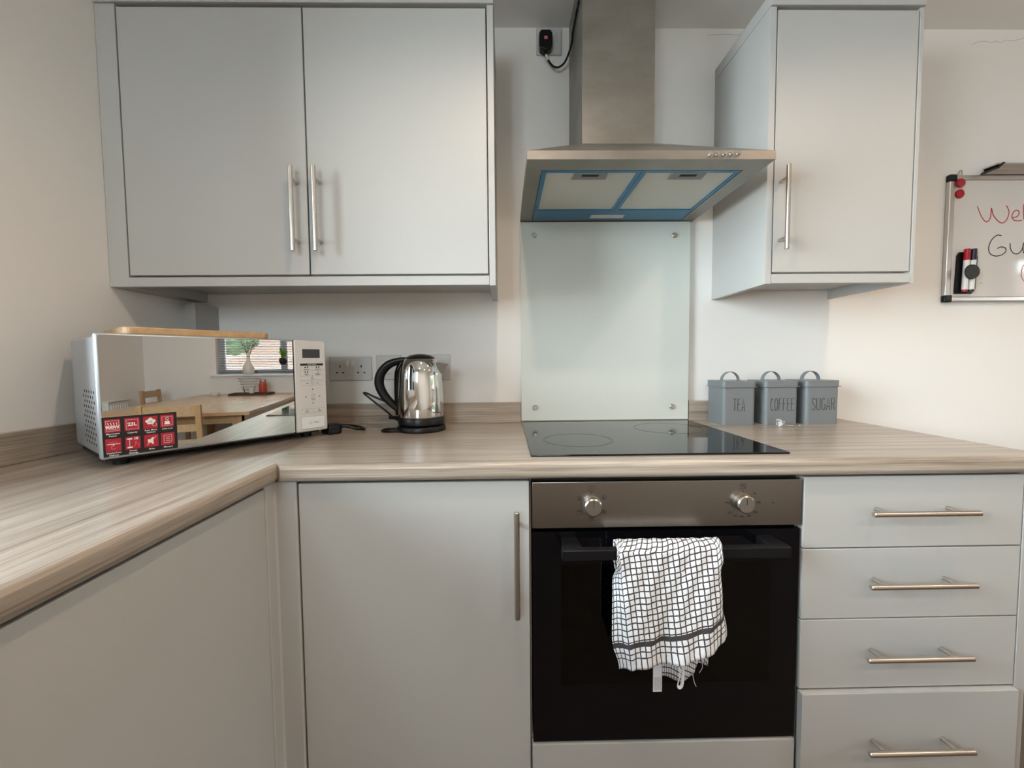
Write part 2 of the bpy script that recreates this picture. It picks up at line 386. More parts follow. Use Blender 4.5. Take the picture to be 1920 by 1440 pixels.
# the hairline cracks in the plaster by the ceiling
def crack(pts, name):
    m = MB(); P = [px(x, y, 'y', -0.0008) for x, y in pts]
    m.ribbon([(p.x, p.z) for p in P], 0.0009, (0, -0.0008, 0), (1, 0, 0), (0, 0, 1))
    return m.build(name, 'crack', bpy.data.objects['wall_back'], normals=False)
MW['wall_back'] = Matrix.Translation(bpy.data.objects['wall_back'].location)
crack([(1822, 84), (1832, 79), (1846, 77), (1858, 80), (1868, 77), (1876, 80), (1886, 75), (1900, 77), (1920, 71)], 'crack')
crack([(1325, 66), (1345, 65), (1365, 64), (1382, 66), (1394, 63)], 'crack')

# ------------------------------------------------------------------ recessed ceiling lamps
def downlight(x, y, label):
    r = thing('ceiling_downlight', (x, y, ZC), label, 'downlight', 'recessed ceiling downlights')
    MB().lathe([(0.030, -0.002), (0.044, -0.006), (0.046, -0.003), (0.046, 0.0), (0.030, 0.0)], (x, y, ZC), 32).build('bezel', 'handle_steel', r)
    MB().cyl((x, y, ZC-0.0015), (x, y, ZC-0.0005), 0.030, n=28).build('lens', 'lamp_lens', r)
    L = bpy.data.lights.new('bulb', 'SPOT'); L.energy = LAMP_W; L.color = LAMP_COL; L.spot_size = R(150); L.spot_blend = 0.6; L.shadow_soft_size = 0.028
    o = bpy.data.objects.new('bulb', L); COL.objects.link(o); o.parent = r; o.location = (0, 0, -0.012)
downlight(0.0, -1.02, 'recessed warm ceiling downlight in front of the double wall cabinet')
downlight(1.19, -1.02, 'recessed warm ceiling downlight in front of the narrow wall cabinet')
downlight(0.0, -2.25, 'added warm ceiling downlight for fill light near the wall facing the double wall cabinet')  # this lamp and the next are unseen, added to raise the fill
downlight(1.19, -2.25, 'added warm ceiling downlight for fill light near the wall facing the narrow wall cabinet')
downlight(2.4, -1.5, 'recessed warm ceiling downlight over the kitchen end of the dining table')
downlight(3.6, -1.5, 'recessed warm ceiling downlight over the window end of the dining table')

# ------------------------------------------------------------------ worktops and upstands
ZW, WB = 0.91, 0.872
m = MB().prism([(XL, 0), (-0.52, 0), (-0.52, -0.575), (-0.488, -0.607), (-0.488, YF+0.002), (XL, YF+0.002)], 'z', WB, ZW, 0.011, 4,
               lambda a, b: abs(a.x+0.488) < 1e-4 and abs(b.x+0.488) < 1e-4 and abs(a.z-b.z) < 1e-4)
tag(m.build('worktop', 'wood_y'), 'grey-brown wood-effect worktop running under the microwave along the side wall', 'worktop')
m = MB().prism([(-0.5195, 0), (1.197, 0), (1.197, -0.616), (-0.4785, -0.616), (-0.5195, -0.5752)], 'z', WB, ZW, 0.011, 4,
               lambda a, b: abs(a.y+0.616) < 1e-4 and abs(b.y+0.616) < 1e-4 and abs(a.z-b.z) < 1e-4)
tag(m.build('worktop', 'wood_x'), 'grey-brown wood-effect worktop that holds the hob, kettle and canisters', 'worktop')
UT = 0.981
def upstand(x0, x1, y0, y1, mt, label): tag(MB().box(x0, x1, y0, y1, ZW, UT, 0.0015).build('worktop_upstand', mt), label, 'upstand', 'wood-effect upstands')
upstand(-1.0, 0.052, -0.018, -0.0005, 'wood_x', 'wood-effect upstand strip behind the kettle')
upstand(0.653, 1.085, -0.018, -0.0005, 'wood_x', 'wood-effect upstand strip behind the grey canisters')
upstand(XL+0.0005, XL+0.018, YF+0.01, -0.118, 'wood_y', 'wood-effect upstand strip on the side wall by the microwave')

# ------------------------------------------------------------------ handles, cabinets
def tbar(parent, c, ax, nrm, length=0.226, sp=0.16, off=0.035, rad=0.006):
    """bar handle; c is the middle of the bar projected on the door face"""
    c, n = Vector(c), Vector(nrm); d = {'x': Vector((1, 0, 0)), 'z': Vector((0, 0, 1)), 'y': Vector((0, 1, 0))}[ax]; m = MB()
    b = c+n*off; m.lathe([(0, -length/2), (rad-0.001, -length/2), (rad, -length/2+0.001), (rad, length/2-0.001), (rad-0.001, length/2), (0, length/2)], (0, 0, 0), 24)
    rot = Vector((0, 0, 1)).rotation_difference(d).to_matrix().to_4x4(); m.bm.transform(Matrix.Translation(b) @ rot)
    for k in (-1, 1): m.cyl(c+d*(k*sp/2), b+d*(k*sp/2), 0.0048, n=16)
    h = m.build('handle', 'handle_steel', parent); h['label'] = 'brushed steel bar handle'; return h

DY = -0.31                       # face of the wall-cabinet doors
def wall_cabinet(label, xs, doors, zt=2.083, zb=1.371, fill=None, right_t=0.019, handles=()):
    x0, x1 = xs
    r = thing('wall_cabinet', ((x0+x1)/2, -0.15, 1.338), label, 'cabinet')
    da, db = doors[0][0], doors[-1][1]
    MB().box(da+0.001, db-0.001, 0, DY+0.0205, zb-0.002, zt).build('carcass', 'carcass', r)
    if fill: MB().box(x0, fill, 0, DY-0.0005, 1.340, 2.088, 0.001).build('filler_panel', 'door', r)
    else: MB().box(x0, da-0.0015, 0, DY-0.0005, 1.338, 2.088, 0.001).build('end_panel', 'door', r)
    MB().box(db+0.0015, x1, 0, DY-0.0005, 1.338, 2.088, 0.001).build('end_panel', 'door', r)
    MB().box((fill or da)-0.0005, db+0.001, DY+0.018, DY-0.0005, 1.340, zb-0.0055, 0.001).build('light_rail', 'door', r)
    MB().box(x0-0.001 if not fill else x0, x1+0.001, 0, DY-0.006, 2.089, 2.125, 0.002).build('cornice', 'door', r)
    for (a, b), hx in zip(doors, handles):
        d = MB().box(a+0.002, b-0.002, DY, DY+0.018, zb, zt-0.003, 0.0012).build('door', 'door', r)
        tbar(d, (hx, DY, 1.539), 'z', (0, -1, 0))
    return r
wall_cabinet('pale grey double-door wall cabinet above the microwave and kettle', (XL+0.001, -0.024), [(-1.033, -0.538), (-0.538, -0.043)], fill=-1.0345, handles=(-0.567, -0.506))
wall_cabinet('narrow pale grey single-door wall cabinet beside the extractor hood', (0.735, 1.162), [(0.754, 1.150)], handles=(0.773,))

BY = -0.60                       # face of the base doors
PZ = 0.135                       # underside of the doors
def plinth(parent, x0, x1): MB().box(x0, x1, BY+0.05, BY+0.066, 0, PZ-0.004).build('plinth', 'door', parent)
r = thing('base_cabinet', (-0.2, -0.3, 0), 'pale grey base cabinet with one tall door between corner post and oven', 'cabinet')
MB().box(-0.447, 0.046, -0.005, BY+0.0205, PZ, WB-0.002).build('carcass', 'carcass', r)
d = MB().box(-0.4495, 0.0495, BY, BY+0.018, PZ, 0.8655, 0.002).build('door', 'door', r); tbar(d, (0.021, BY, 0.6925), 'z', (0, -1, 0), 0.232)
MB().box(-0.452, 0.050, BY+0.0195, BY+0.0203, 0.8657, WB-0.0005).build('painted_gap_shade', 'dark_hole', r)  # near-black strip stands in for the shade above the door
plinth(r, -0.447, 0.046)
r = tag(MB().prism([(-0.5, -0.6355), (-0.5, BY-0.0005), (-0.4535, BY-0.0005), (-0.4535, BY+0.018), (-0.518, BY+0.018), (-0.518, -0.6355)], 'z', 0.0, WB-0.002, 0.004, 3,
      lambda a, b: abs(a.z-b.z) > 0.1).build('corner_post', 'door'), 'pale grey rounded corner post where the two cabinet runs meet', 'post')
# run along the side wall (doors face the room)
LX = -0.50; ys = [-0.6372, -1.235, -1.834, -2.433, YF+0.006]
for i in range(4):
    a, b = ys[i], ys[i+1]
    r = thing('base_cabinet', (-0.8, (a+b)/2, 0), ['pale grey base cabinet with a wide plain door under the microwave worktop', 'pale grey base cabinet second from the corner under the side worktop', 'pale grey base cabinet third from the corner under the side worktop', 'narrow pale grey base cabinet at the far end of the side worktop'][i], 'cabinet', 'base cabinets under the side worktop')
    MB().box(XL+0.003, LX-0.0205, a-0.002, b+0.002, PZ, WB-0.002).build('carcass', 'carcass', r)
    d = MB().box(LX, LX-0.018, a-0.0015, b+0.0015, PZ, 0.8655, 0.002).build('door', 'door', r); tbar(d, (LX, b+0.045, 0.6925), 'z', (1, 0, 0), 0.232)
    MB().box(LX-0.066, LX-0.05, a, b, 0, PZ-0.004).build('plinth', 'door', r)

# drawer unit
r = thing('drawer_unit', (0.91, -0.3, 0), 'pale grey four-drawer base unit to the right of the oven', 'drawers')
MB().box(0.657, 1.148, -0.005, BY+0.0205, PZ, WB-0.002).build('carcass', 'carcass', r)
for z0, z1, hz, out in ((0.7062, 0.8660, 0.7925, 0), (0.5440, 0.7030, 0.633, 0), (0.3815, 0.5410, 0.470, 0), (PZ, 0.3770, 0.268, 0.012)):
    d = MB().box(0.6565, 1.1490, BY-out, BY+0.018-out, z0, z1, 0.0012).build('drawer', 'door', r); tbar(d, (0.8975, BY-out, hz), 'x', (0, -1, 0), 0.232)
    if out: MB().box(0.670, 1.135, BY+0.0175-out, BY+0.40, z0+0.02, z1-0.02).build('drawer_box', 'carcass', d)
MB().box(1.1525, 1.176, -0.002, BY, 0, WB-0.002, 0.001).build('end_panel', 'door', r)
plinth(r, 0.657, 1.148)

# ------------------------------------------------------------------ oven
r = thing('oven_housing', (0.352, -0.3, 0), 'pale grey built-in housing and lower panel beneath the oven', 'cabinet')
MB().box(0.0515, 0.0545, -0.01, BY+0.022, PZ, WB-0.002).build('side_panel', 'carcass', r)
MB().box(0.6515, 0.6550, -0.01, BY+0.022, PZ, WB-0.002).build('side_panel', 'carcass', r)
MB().box(0.0545, 0.6515, -0.01, BY+0.022, 0.225, 0.262).build('shelf', 'carcass', r)
MB().box(0.0535, 0.6495, BY, BY+0.018, PZ, 0.2625, 0.0015).build('lower_panel', 'door', r)
plinth(r, 0.0545, 0.6515)
OX0, OX1 = 0.0560, 0.6505
ov = thing('oven', (0.353, -0.3, 0.2665), 'built-in single oven with steel control strip and black glass door', 'oven')
OC = (0.075, 0.631, -0.545, -0.06, 0.30, 0.745)
m = MB(); x0, x1, y0, y1, z0, z1 = OC
for a in ((x0-0.015, x0, y0, y1, z0-0.015, z1+0.012), (x1, x1+0.015, y0, y1, z0-0.015, z1+0.012), (x0, x1, y1-0.012, y1, z0, z1), (x0, x1, y0, y1, z0-0.015, z0), (x0, x1, y0, y1, z1, z1+0.012)): m.box(*a)
m.build('cavity', 'oven_cavity', ov)
for zz in (0.485, 0.575):
    m = MB()
    for k in range(14): m.cyl((x0+0.02+k*0.0397, y0+0.02, zz), (x0+0.02+k*0.0397, y1-0.02, zz), 0.0016, n=6)
    for yy in (y0+0.02, y1-0.03): m.cyl((x0+0.002, yy, zz), (x1-0.002, yy, zz), 0.0028, n=8)
    m.build('wire_rack', 'handle_steel', ov)
MB().box(OX0, OX1, BY+0.02, BY+0.05, 0.765, 0.866).build('fascia_back', 'black_matt', ov)
cp = MB().box(OX0, OX1, BY, BY+0.02, 0.7590, 0.8615, 0.0012).build('control_panel', 'panel_steel', ov); cp['label'] = 'brushed steel control strip with printed symbols'
EX, EZ = (1, 0, 0), (0, 0, 1); PY = BY-0.0004
def sq(cx, cz, h, w=0.0008):
    MB().ribbon([(cx-h, cz-h), (cx+h, cz-h), (cx+h, cz+h), (cx-h, cz+h)], w, (0, PY, 0), EX, EZ, True).build('symbol', 'ink_black', cp, normals=False)
def dash(pts, w=0.0010): MB().ribbon(pts, w, (0, PY, 0), EX, EZ).build('symbol', 'ink_black', cp, normals=False)
K1, K2 = (0.1868, 0.8095), (0.5185, 0.8115)
sq(0.186, 0.8465, 0.0055); dash([(0.186, 0.8440), (0.186, 0.8490)], 0.0008); dash([(0.186, 0.8340), (0.186, 0.8385)], 0.0020)
for (a, b), k in zip(((0.159, 0.825), (0.214, 0.826), (0.159, 0.794), (0.214, 0.794), (0.186, 0.7795)), range(5)):
    sq(a, b, 0.0043)
    if k == 0: MB().plane2(a-0.0018, a+0.0018, b-0.0022, b+0.0012, (0, PY, 0), EX, EZ).build('symbol', 'ink_black', cp, normals=False)
    if k == 1: dash([(a, b-0.0025), (a, b+0.0015)], 0.0016)
    if k == 2: dash([(a-0.0035, b+0.003), (a+0.0035, b+0.003)], 0.0014)
    if k == 3: MB().plane2(a-0.0022, a+0.0014, b-0.0018, b+0.0018, (0, PY, 0), EX, EZ).build('symbol', 'ink_black', cp, normals=False)
    if k == 4: dash([(a, b-0.003), (a, b+0.003)], 0.0012); dash([(a-0.003, b), (a+0.003, b)], 0.0012)
sq(0.5195, 0.8470, 0.0055); text('°C', 0.0085, 'ink_black', cp, (0.5195, PY, 0.8470), EX, EZ)
for s_, a, b in (('Max', 0.486, 0.811), ('250', 0.491, 0.789), ('230', 0.5035, 0.7815), ('200', 0.5175, 0.7795), ('180', 0.5335, 0.7810), ('150', 0.5475, 0.7890), ('100', 0.5545, 0.811), ('50', 0.5455, 0.831)):
    text(s_, 0.0062, 'ink_black', cp, (a, PY, b), EX, EZ)
for a, b in ((0.587, 0.810), (0.5195, 0.8365)): MB().cyl((a, PY+0.0003, b), (a, PY, b), 0.0014, n=12).build('indicator_dot', 'ink_black', cp)
for (a, b) in (K1, K2):
    k = MB(); k.cyl((a, BY, b), (a, BY-0.004, b), 0.0215, n=36); k.cyl((a, BY-0.004, b), (a, BY-0.017, b), 0.0200, 0.0195, 36); k.cyl((a, BY-0.017, b), (a, BY-0.0195, b), 0.0195, 0.0170, 36)
    ko = k.build('knob', 'knob_steel', ov); ko['label'] = 'round chrome oven knob'
    MB().ribbon([(a, b+0.000), (a, b+0.0155)], 0.0013, (0, BY-0.0198, 0), EX, EZ).build('pointer', 'ink_black', ko, normals=False)
# door: frame around a tinted window
dz0, dz1 = 0.2675, 0.7500; wx0, wx1, wz0, wz1 = 0.119, 0.588, 0.400, 0.676
m = MB()
for a in ((OX0, OX1, wz1, dz1), (OX0, OX1, dz0, wz0), (OX0, wx0, wz0, wz1), (wx1, OX1, wz0, wz1)): m.box(a[0], a[1], BY+0.003, BY+0.030, a[2], a[3])
od = m.build('door', 'black_gloss', ov); od['label'] = 'black glass oven door'
MB().box(OX0, OX1, BY, BY+0.0028, dz0, dz1, 0.0008).build('outer_glass', 'black_gloss', od) if False else None
MB().box(wx0, wx1, BY+0.0032, BY+0.008, wz0, wz1).build('window', 'oven_glass', od)
m = MB(); m.box(0.113, 0.590, BY-0.062, BY-0.044, 0.7140, 0.7375, 0.003)
for a in (0.113, 0.545): m.prism([(a, BY-0.050), (a+0.045, BY-0.050), (a+0.040, BY+0.004), (a+0.008, BY+0.004)], 'z', 0.7145, 0.7370, 0.002)
h = m.build('handle', 'black_plastic', od); h['label'] = 'black bar handle'

# ------------------------------------------------------------------ tea towel over the oven handle
def towel():
    rnd = random.Random(4)
    ss = [-0.22+0.022*i for i in range(10)]+[i/46 for i in range(47)]+[1+0.018*i for i in range(1, 9)]
    me = bmesh.new(); uvl = me.loops.layers.uv.new('UVMap')
    sm = lambda a, b, t: (lambda q: q*q*(3-2*q))(max(0, min(1, (t-a)/(b-a))))
    lerp = lambda a, b, t: a+(b-a)*t
    WID = 0.215; rows = []
    NF, NBk = 44, 26
    def front(s, t):          # t 0 at the top of the bar, 1 at the hem
        xc = lerp(0.2265, 0.2575, t**0.9); xr = lerp(0.424, 0.440, t)
        q = max(0, min(1, s)); x = lerp(xc, xr, q)
        hem = 0.489+0.043*q+0.003*math.sin(q*8+1)
        y = -0.6765-0.0085*t*math.sin(q*8.0+2.2*t)-0.0045*t*math.sin(q*19+2+2.5*t)*(0.4+0.6*t)-0.010*math.sin(PI*q)*t-0.0012*math.sin(q*31+t*17)
        if s < 0:
            k = -s/0.22; xo = 0.2225-0.003*sm(0, .6, t)+0.016*sm(.75, 1, t); kk = sm(.10, .26, t)
            x = lerp(xc, xo, k); y += 0.030*k*kk+0.006*math.sin(PI*k)*kk; hem = lerp(0.488, 0.473, k)
        if s > 1:
            k = (s-1)/0.144; x = xr+lerp(0.012, 0.024, sm(.6, 1, t))*math.sin(k*PI/2); y += 0.030*k*k*sm(.10, .26, t); hem = 0.5335+0.020*k
        z0 = 0.7475 if s < 0.9 else 0.7475+0.002*sm(.9, 1.1, s)
        return Vector((x, y, lerp(z0-0.010, hem, t))), (z0-0.010)-hem
    def back(s, t):           # from the top of the bar down behind it
        q = (s+0.22)/1.364; x = lerp(lerp(0.2265, 0.305, sm(0.1, .9, t)), lerp(0.445, 0.432, t), q)
        hem = 0.436+0.006*math.sin(q*9)+(0.026*sm(.78, .86, q))+0.030*sm(.2, 0, q)
        return Vector((x, -0.6285-0.004*math.sin(q*14)*t, lerp(0.737, hem, t))), 0.737-hem
    cols = []
    for s in ss:
        c = []
        hem_len = front(s, 1)[1]; bl = back(s, 1)[1]; arc = 0.060
        for i in range(NBk, 0, -1):
            p, L = back(s, i/NBk); c.append((p, hem_len+arc+bl*i/NBk))
        pb = back(s, 0)[0]; pf = front(s, 0)[0]
        for k in range(7):
            a = k/6; th = PI*(1-a); yc = (pb.y+pf.y)/2; ry = abs(pb.y-pf.y)/2
            c.append((Vector((lerp(pb.x, pf.x, a), yc+ry*math.cos(PI*a), lerp(pb.z, pf.z, a)+0.0145*math.sin(PI*a)+0.0008*math.sin(s*40))), hem_len+arc*(1-a)))
        for i in range(1, NF+1):
            p, L = front(s, i/NF); c.append((p, hem_len*(1-i/NF)))
        cols.append(c)
    nr = len(cols[0]); vs = []
    for c in cols: vs.append([me.verts.new(p+Vector((0, rnd.uniform(-.0006, .0006), 0))) for p, _ in c])
    for i in range(len(cols)-1):
        for j in range(nr-1):
            f = me.faces.new((vs[i][j], vs[i+1][j], vs[i+1][j+1], vs[i][j+1]))
            for lp, (a, b) in zip(f.loops, ((i, j), (i+1, j), (i+1, j+1), (i, j+1))): lp[uvl].uv = (ss[a]*WID+0.3, cols[a][b][1])
    d = bpy.data.meshes.new('cloth'); me.to_mesh(d); me.free()
    r = thing('tea_towel', (0.34, -0.65, 0.45), 'white terry tea towel with black check hanging on the oven handle', 'towel')
    o = finish(d, 'cloth', 'towel', r, ang=180); md = o.modifiers.new('thickness', 'SOLIDIFY'); md.thickness = 0.0022; md.offset = 0
    # care label and hanging loop
    m = MB(); P = [(0.309, 0.492), (0.309, 0.442), (0.327, 0.442), (0.327, 0.492)]
    m.box(0.3085, 0.3275, -0.6462, -0.6456, 0.419, 0.490); tg = m.build('care_label', 'tag', r)
    for k in range(7): MB().ribbon([(0.3105+0.0023*k+0.0006*math.sin(i*2.1+k), 0.4235+i*0.0035) for i in range(9)], 0.0006, (0, -0.6465, 0), EX, EZ).build('print', 'ink_grey', tg, normals=False)
    MB().tube([(0.362, -0.648, 0.490), (0.3645, -0.650, 0.462), (0.359, -0.652, 0.436), (0.368, -0.650, 0.434), (0.372, -0.648, 0.462), (0.370, -0.646, 0.490)], 0.0032, 8, flat=0.25).build('hanging_loop', 'tag', r)
    MB().tube([(0.396, -0.640, 0.452), (0.399, -0.641, 0.436), (0.404, -0.640, 0.424)], 0.0006, 6).build('loose_thread', 'tag', r)
    MB().tube([(0.412, -0.645, 0.492), (0.414, -0.646, 0.472), (0.408, -0.645, 0.458)], 0.0005, 6).build('loose_thread', 'tag', r)
towel()

# ------------------------------------------------------------------ hob
hb = thing('ceramic_hob', (0.351, -0.306, ZW), 'black glass ceramic hob set into the worktop', 'hob')
MB().box(0.0557, 0.6457, -0.566, -0.047, ZW+0.0002, ZW+0.0045, 0.0012).build('glass_plate', 'hob_glass', hb)
HZ = ZW+0.0048
def ring(cx, cy, r_, w): MB().ribbon([(cx+r_*math.cos(a*PI/36), cy+r_*math.sin(a*PI/36)) for a in range(72)], w, (0, 0, HZ), (1, 0, 0), (0, 1, 0), True).build('heating_ring', 'hob_print', hb, normals=False)
c1 = px(1085, 826, 'z', HZ); c2 = px(1262, 797, 'z', HZ)
ring(c1.x, -0.385, 0.092, 0.0035); ring(c1.x, -0.385, 0.088, 0.0010)
ring(0.505, -0.205, 0.102, 0.0030)

# ------------------------------------------------------------------ splashback
sb = thing('glass_splashback', (0.353, -0.012, 0.9155), 'pale green-white glass splashback panel behind the hob', 'splashback')
MB().box(0.0560, 0.6490, -0.019, -0.011, 0.9155, 1.606, 0.001).build('glass_panel', 'splash_glass', sb)
for x, y in ((1002, 441), (1265, 441), (1003.5, 764), (1260, 762)):
    p = px(x, y, 'y', -0.022); m = MB(); m.cyl((p.x, 0, p.z), (p.x, -0.020, p.z), 0.005, n=14); m.cyl((p.x, -0.0192, p.z), (p.x, -0.024, p.z), 0.0085, 0.0085, 24); m.cyl((p.x, -0.024, p.z), (p.x, -0.0255, p.z), 0.0085, 0.007, 24)
    m.build('screw_cap', 'handle_steel', sb)

# ------------------------------------------------------------------ extractor hood
hd = thing('extractor_hood', (0.357, -0.23, 1.607), 'brushed steel chimney extractor hood above the hob', 'extractor hood')
HX0, HX1, HY, HB, HT = 0.0570, 0.6585, -0.469, 1.608, 1.6285
CX0, CX1, CY = 0.229, 0.438, -0.252; CZ = 1.750
m = MB()
co = [(HX0, 0, HB), (HX1, 0, HB), (HX1, HY, HB), (HX0, HY, HB), (HX0, 0, HT), (HX1, 0, HT), (HX1, HY, HT), (HX0, HY, HT), (CX0-0.006, 0, CZ), (CX1+0.006, 0, CZ), (CX1+0.006, CY-0.006, CZ), (CX0-0.006, CY-0.006, CZ)]
# rim, sloping roof, and an underside with an opening for the filters
U = [(0.096, -0.410), (0.612, -0.410), (0.612, -0.028), (0.096, -0.028)]
co += [(x, y, HB) for x, y in U]+[(x, y, HB+0.012) for x, y in U]
fs = [(4, 5, 1, 0), (5, 6, 2, 1), (6, 7, 3, 2), (7, 4, 0, 3), (7, 6, 10, 11), (6, 5, 9, 10), (4, 7, 11, 8), (5, 4, 8, 9), (8, 11, 10, 9),
      (3, 2, 13, 12), (2, 1, 14, 13), (1, 0, 15, 14), (0, 3, 12, 15), (12, 13, 17, 16), (13, 14, 18, 17), (14, 15, 19, 18), (15, 12, 16, 19), (16, 17, 18, 19)]
m._new(co, fs); m.build('canopy', 'hood_steel', hd, ang=20)
MB().box(CX0, CX1, CY, -0.0, CZ+0.001, ZC-0.001, 0.0008).build('chimney', 'hood_steel', hd)
MB().box(CX0+0.002, CX1-0.002, CY+0.002, -0.002, CZ-0.001, CZ+0.0014).build('chimney_seam', 'black_matt', hd)
# filters with the blue protective film still on their rims
def filt(x0, x1):
    y0, y1 = -0.405, -0.112; t = 0.013; z = HB+0.004
    f = MB().box(x0+0.002, x1-0.002, y0+0.002, y1-0.002, z, z+0.006).build('grease_filter', 'filter_mesh', hd); f['label'] = 'grey mesh grease filter'
    for a in ((x0, x1, y0, y0+t), (x0, x1, y1-t*0.8, y1), (x0, x0+t, y0+t, y1-t*0.8), (x1-t*0.7, x1, y0+t, y1-t*0.8)):
        b = MB().box(*a, z-0.003, z+0.002).build('film_strip', 'blue_film', f)
    xc = (x0+x1)/2
    m = MB(); m.prism([(xc-0.044, y0+t), (xc+0.044, y0+t), (xc+0.047, y0+0.052), (xc-0.047, y0+0.052)], 'z', z-0.004, z+0.001, 0.001); m.build('latch', 'latch_grey', f)
    MB().box(xc-0.022, xc+0.022, y0+0.020, y0+0.032, z-0.0046, z-0.0038).build('latch_slot', 'dark_hole', f)
filt(0.0975, 0.3550); filt(0.3562, 0.6110)
lp = MB().box(0.0975, 0.6110, -0.111, -0.030, HB+0.001, HB+0.010).build('lamp_panel', 'blue_film', hd); lp['label'] = 'lamp panel covered in blue film'
MB().box(0.290, 0.402, -0.078, -0.050, HB-0.001, HB+0.002, 0.001).build('lamp_lens', 'light_lens', lp)
for k in range(5):
    p = px(1332+13*k, 290-0.5*k, 'y', HY); m = MB(); m.cyl((p.x, HY+0.001, p.z), (p.x, HY-0.003, p.z), 0.0058, n=20); m.cyl((p.x, HY-0.003, p.z), (p.x, HY-0.007, p.z), 0.0045, 0.004, 20)
    m.build('push_button', 'chrome', hd)

# ------------------------------------------------------------------ sockets, plugs
def plate(r, x0, x1, z0, z1, t=0.009): return MB().box(x0, x1, -t, 0, z0, z1, 0.003, 3).build('plate', 'white_plastic', r)
def pin_holes(pl, cx, cz, y=-0.0093):
    for dx, dz, w, h in ((0, 0.0115, 0.004, 0.008), (-0.0111, -0.0105, 0.0064, 0.004), (0.0111, -0.0105, 0.0064, 0.004)):
        MB().box(cx+dx-w/2, cx+dx+w/2, y, -0.004, cz+dz-h/2, cz+dz+h/2).build('pin_hole', 'dark_hole', pl)
def screw(pl, x, z): MB().cyl((x, -0.0085, z), (x, -0.0096, z), 0.0028, n=14).build('screw', 'steel', pl)
s1 = thing('wall_socket', (-0.5435, 0, 1.063), 'white double wall socket with two switches next to the microwave', 'socket')
p = plate(s1, -0.617, -0.470, 1.063, 1.148)
for dx in (-0.037, 0.037): pin_holes(p, -0.5435+dx, 1.1015)
for dx in (-0.0085, 0.0085): MB().box(-0.5435+dx-0.006, -0.5435+dx+0.006, -0.0125, -0.008, 1.113, 1.133, 0.0015).build('rocker', 'button_white', p)
screw(p, -0.606, 1.1055); screw(p, -0.481, 1.1055)
s2 = thing('wall_switch', (-0.411, 0, 1.065), 'white single switch plate half hidden by the kettle handle', 'switch')
p = plate(s2, -0.454, -0.366, 1.065, 1.152)
for zz in (1.129, 1.086): MB().box(-0.422, -0.404, -0.0096, -0.0088, zz-0.0006, zz+0.0006).build('print_line', 'ink_grey', p)
MB().box(-0.425, -0.400, -0.0118, -0.008, 1.094, 1.121, 0.0015).build('rocker', 'button_white', p)
s3 = thing('wall_socket', (-0.267, 0, 1.063), 'white double wall socket behind the kettle', 'socket')
p = plate(s3, -0.340, -0.193, 1.063, 1.152)
for dx in (-0.037, 0.030): pin_holes(p, -0.267+dx, 1.1035)
for dx in (-0.0085, 0.0085): MB().box(-0.267+dx-0.006, -0.267+dx+0.006, -0.0125, -0.008, 1.115, 1.135, 0.0015).build('rocker', 'button_white', p)
screw(p, -0.206, 1.108)
s4 = thing('wall_socket', (0.159, 0, 2.170), 'white single wall socket up by the ceiling beside the hood chimney', 'socket')
p = plate(s4, 0.116, 0.202, 2.170, 2.258); screw(p, 0.1875, 2.213)
MB().box(0.184, 0.1846, -0.0094, -0.0088, 2.222, 2.242).build('print_line', 'ink_grey', p)
pg = thing('power_plug', (0.146, -0.01, 2.163), 'black mains plug with a looping cable in the socket by the chimney', 'plug')
m = MB(); m.prism([(0.128, 2.172), (0.140, 2.165), (0.152, 2.165), (0.164, 2.172), (0.168, 2.185), (0.168, 2.222), (0.162, 2.232), (0.130, 2.232), (0.124, 2.222), (0.124, 2.185)], 'y', -0.0095, -0.038, 0.005, 3, lambda a, b: a.y < -0.03 and b.y < -0.03)
m.build('plug_body', 'black_plastic', pg)
MB().box(0.1405, 0.1515, -0.0388, -0.0372, 2.199, 2.209).build('fuse_label', 'sticker_pink', pg)
cb = [px(*q, 'y', yy) for q, yy in (((1022, 96), -0.022), ((1024, 103), -0.022), ((1028, 113), -0.022), ((1037, 124), -0.024), ((1047, 126), -0.028), ((1058, 118), -0.034), ((1066, 101), -0.044))]
cb += [px(*q, 'x', 0.2245) for q in ((1072, 80), (1074, 60), (1078, 38), (1082, 16), (1085, 0))]
cb += [cb[-1]+Vector((0, -0.01, 0.06))]
MB().tube(cb, 0.0034, 10).build('cable', 'black_plastic', pg)
MB().tube([cb[1]+Vector((0, -.0006, 0)), (cb[1]+cb[2])/2+Vector((0, -.0006, 0)), cb[2]+Vector((0, -.0006, 0))], 0.0042, 10).build('cable_tag', 'tag', pg)

# ------------------------------------------------------------------ microwave
MWL = Vector((-0.8265, -0.641, ZW)); MTH = 0.915
mw = thing('microwave_oven', tuple(MWL), 'silver microwave oven with a mirrored door standing across the worktop corner', 'microwave', rz=MTH)
# local frame: +x along the front to the right, -y out of the front, z up from the worktop
MH0, MH1, MWD = 0.020, 0.281, 0.491
MB().box(0.004, MWD-0.004, 0.018, 0.285, MH0+0.004, MH1-0.004, 0.006, 3).build('case', 'silver_paint', mw, True)
for fx, fy in ((0.04, 0.05), (MWD-0.04, 0.05), (0.04, 0.25), (MWD-0.04, 0.25)): MB().cyl((fx, fy, 0), (fx, fy, MH0+0.006), 0.014, 0.016, 20).build('foot', 'black_plastic', mw, True)
MB().box(0.012, MWD-0.012, 0.030, 0.27, MH0-0.008, MH0+0.005).build('underside', 'black_matt', mw, True)
DR = 0.3965
dr = MB().box(0.0, DR, 0.001, 0.018, MH0, MH1, 0.005, 3).build('door', 'silver_paint', mw, True)
MB().prism([(0.005, MH0+0.005), (DR-0.002, MH0+0.004), (DR-0.002, MH1-0.004), (0.008, MH1-0.004), (0.005, MH1-0.007)], 'y', 0.0, 0.002, 0).build('mirror_glass', 'mirror_door', dr, True)
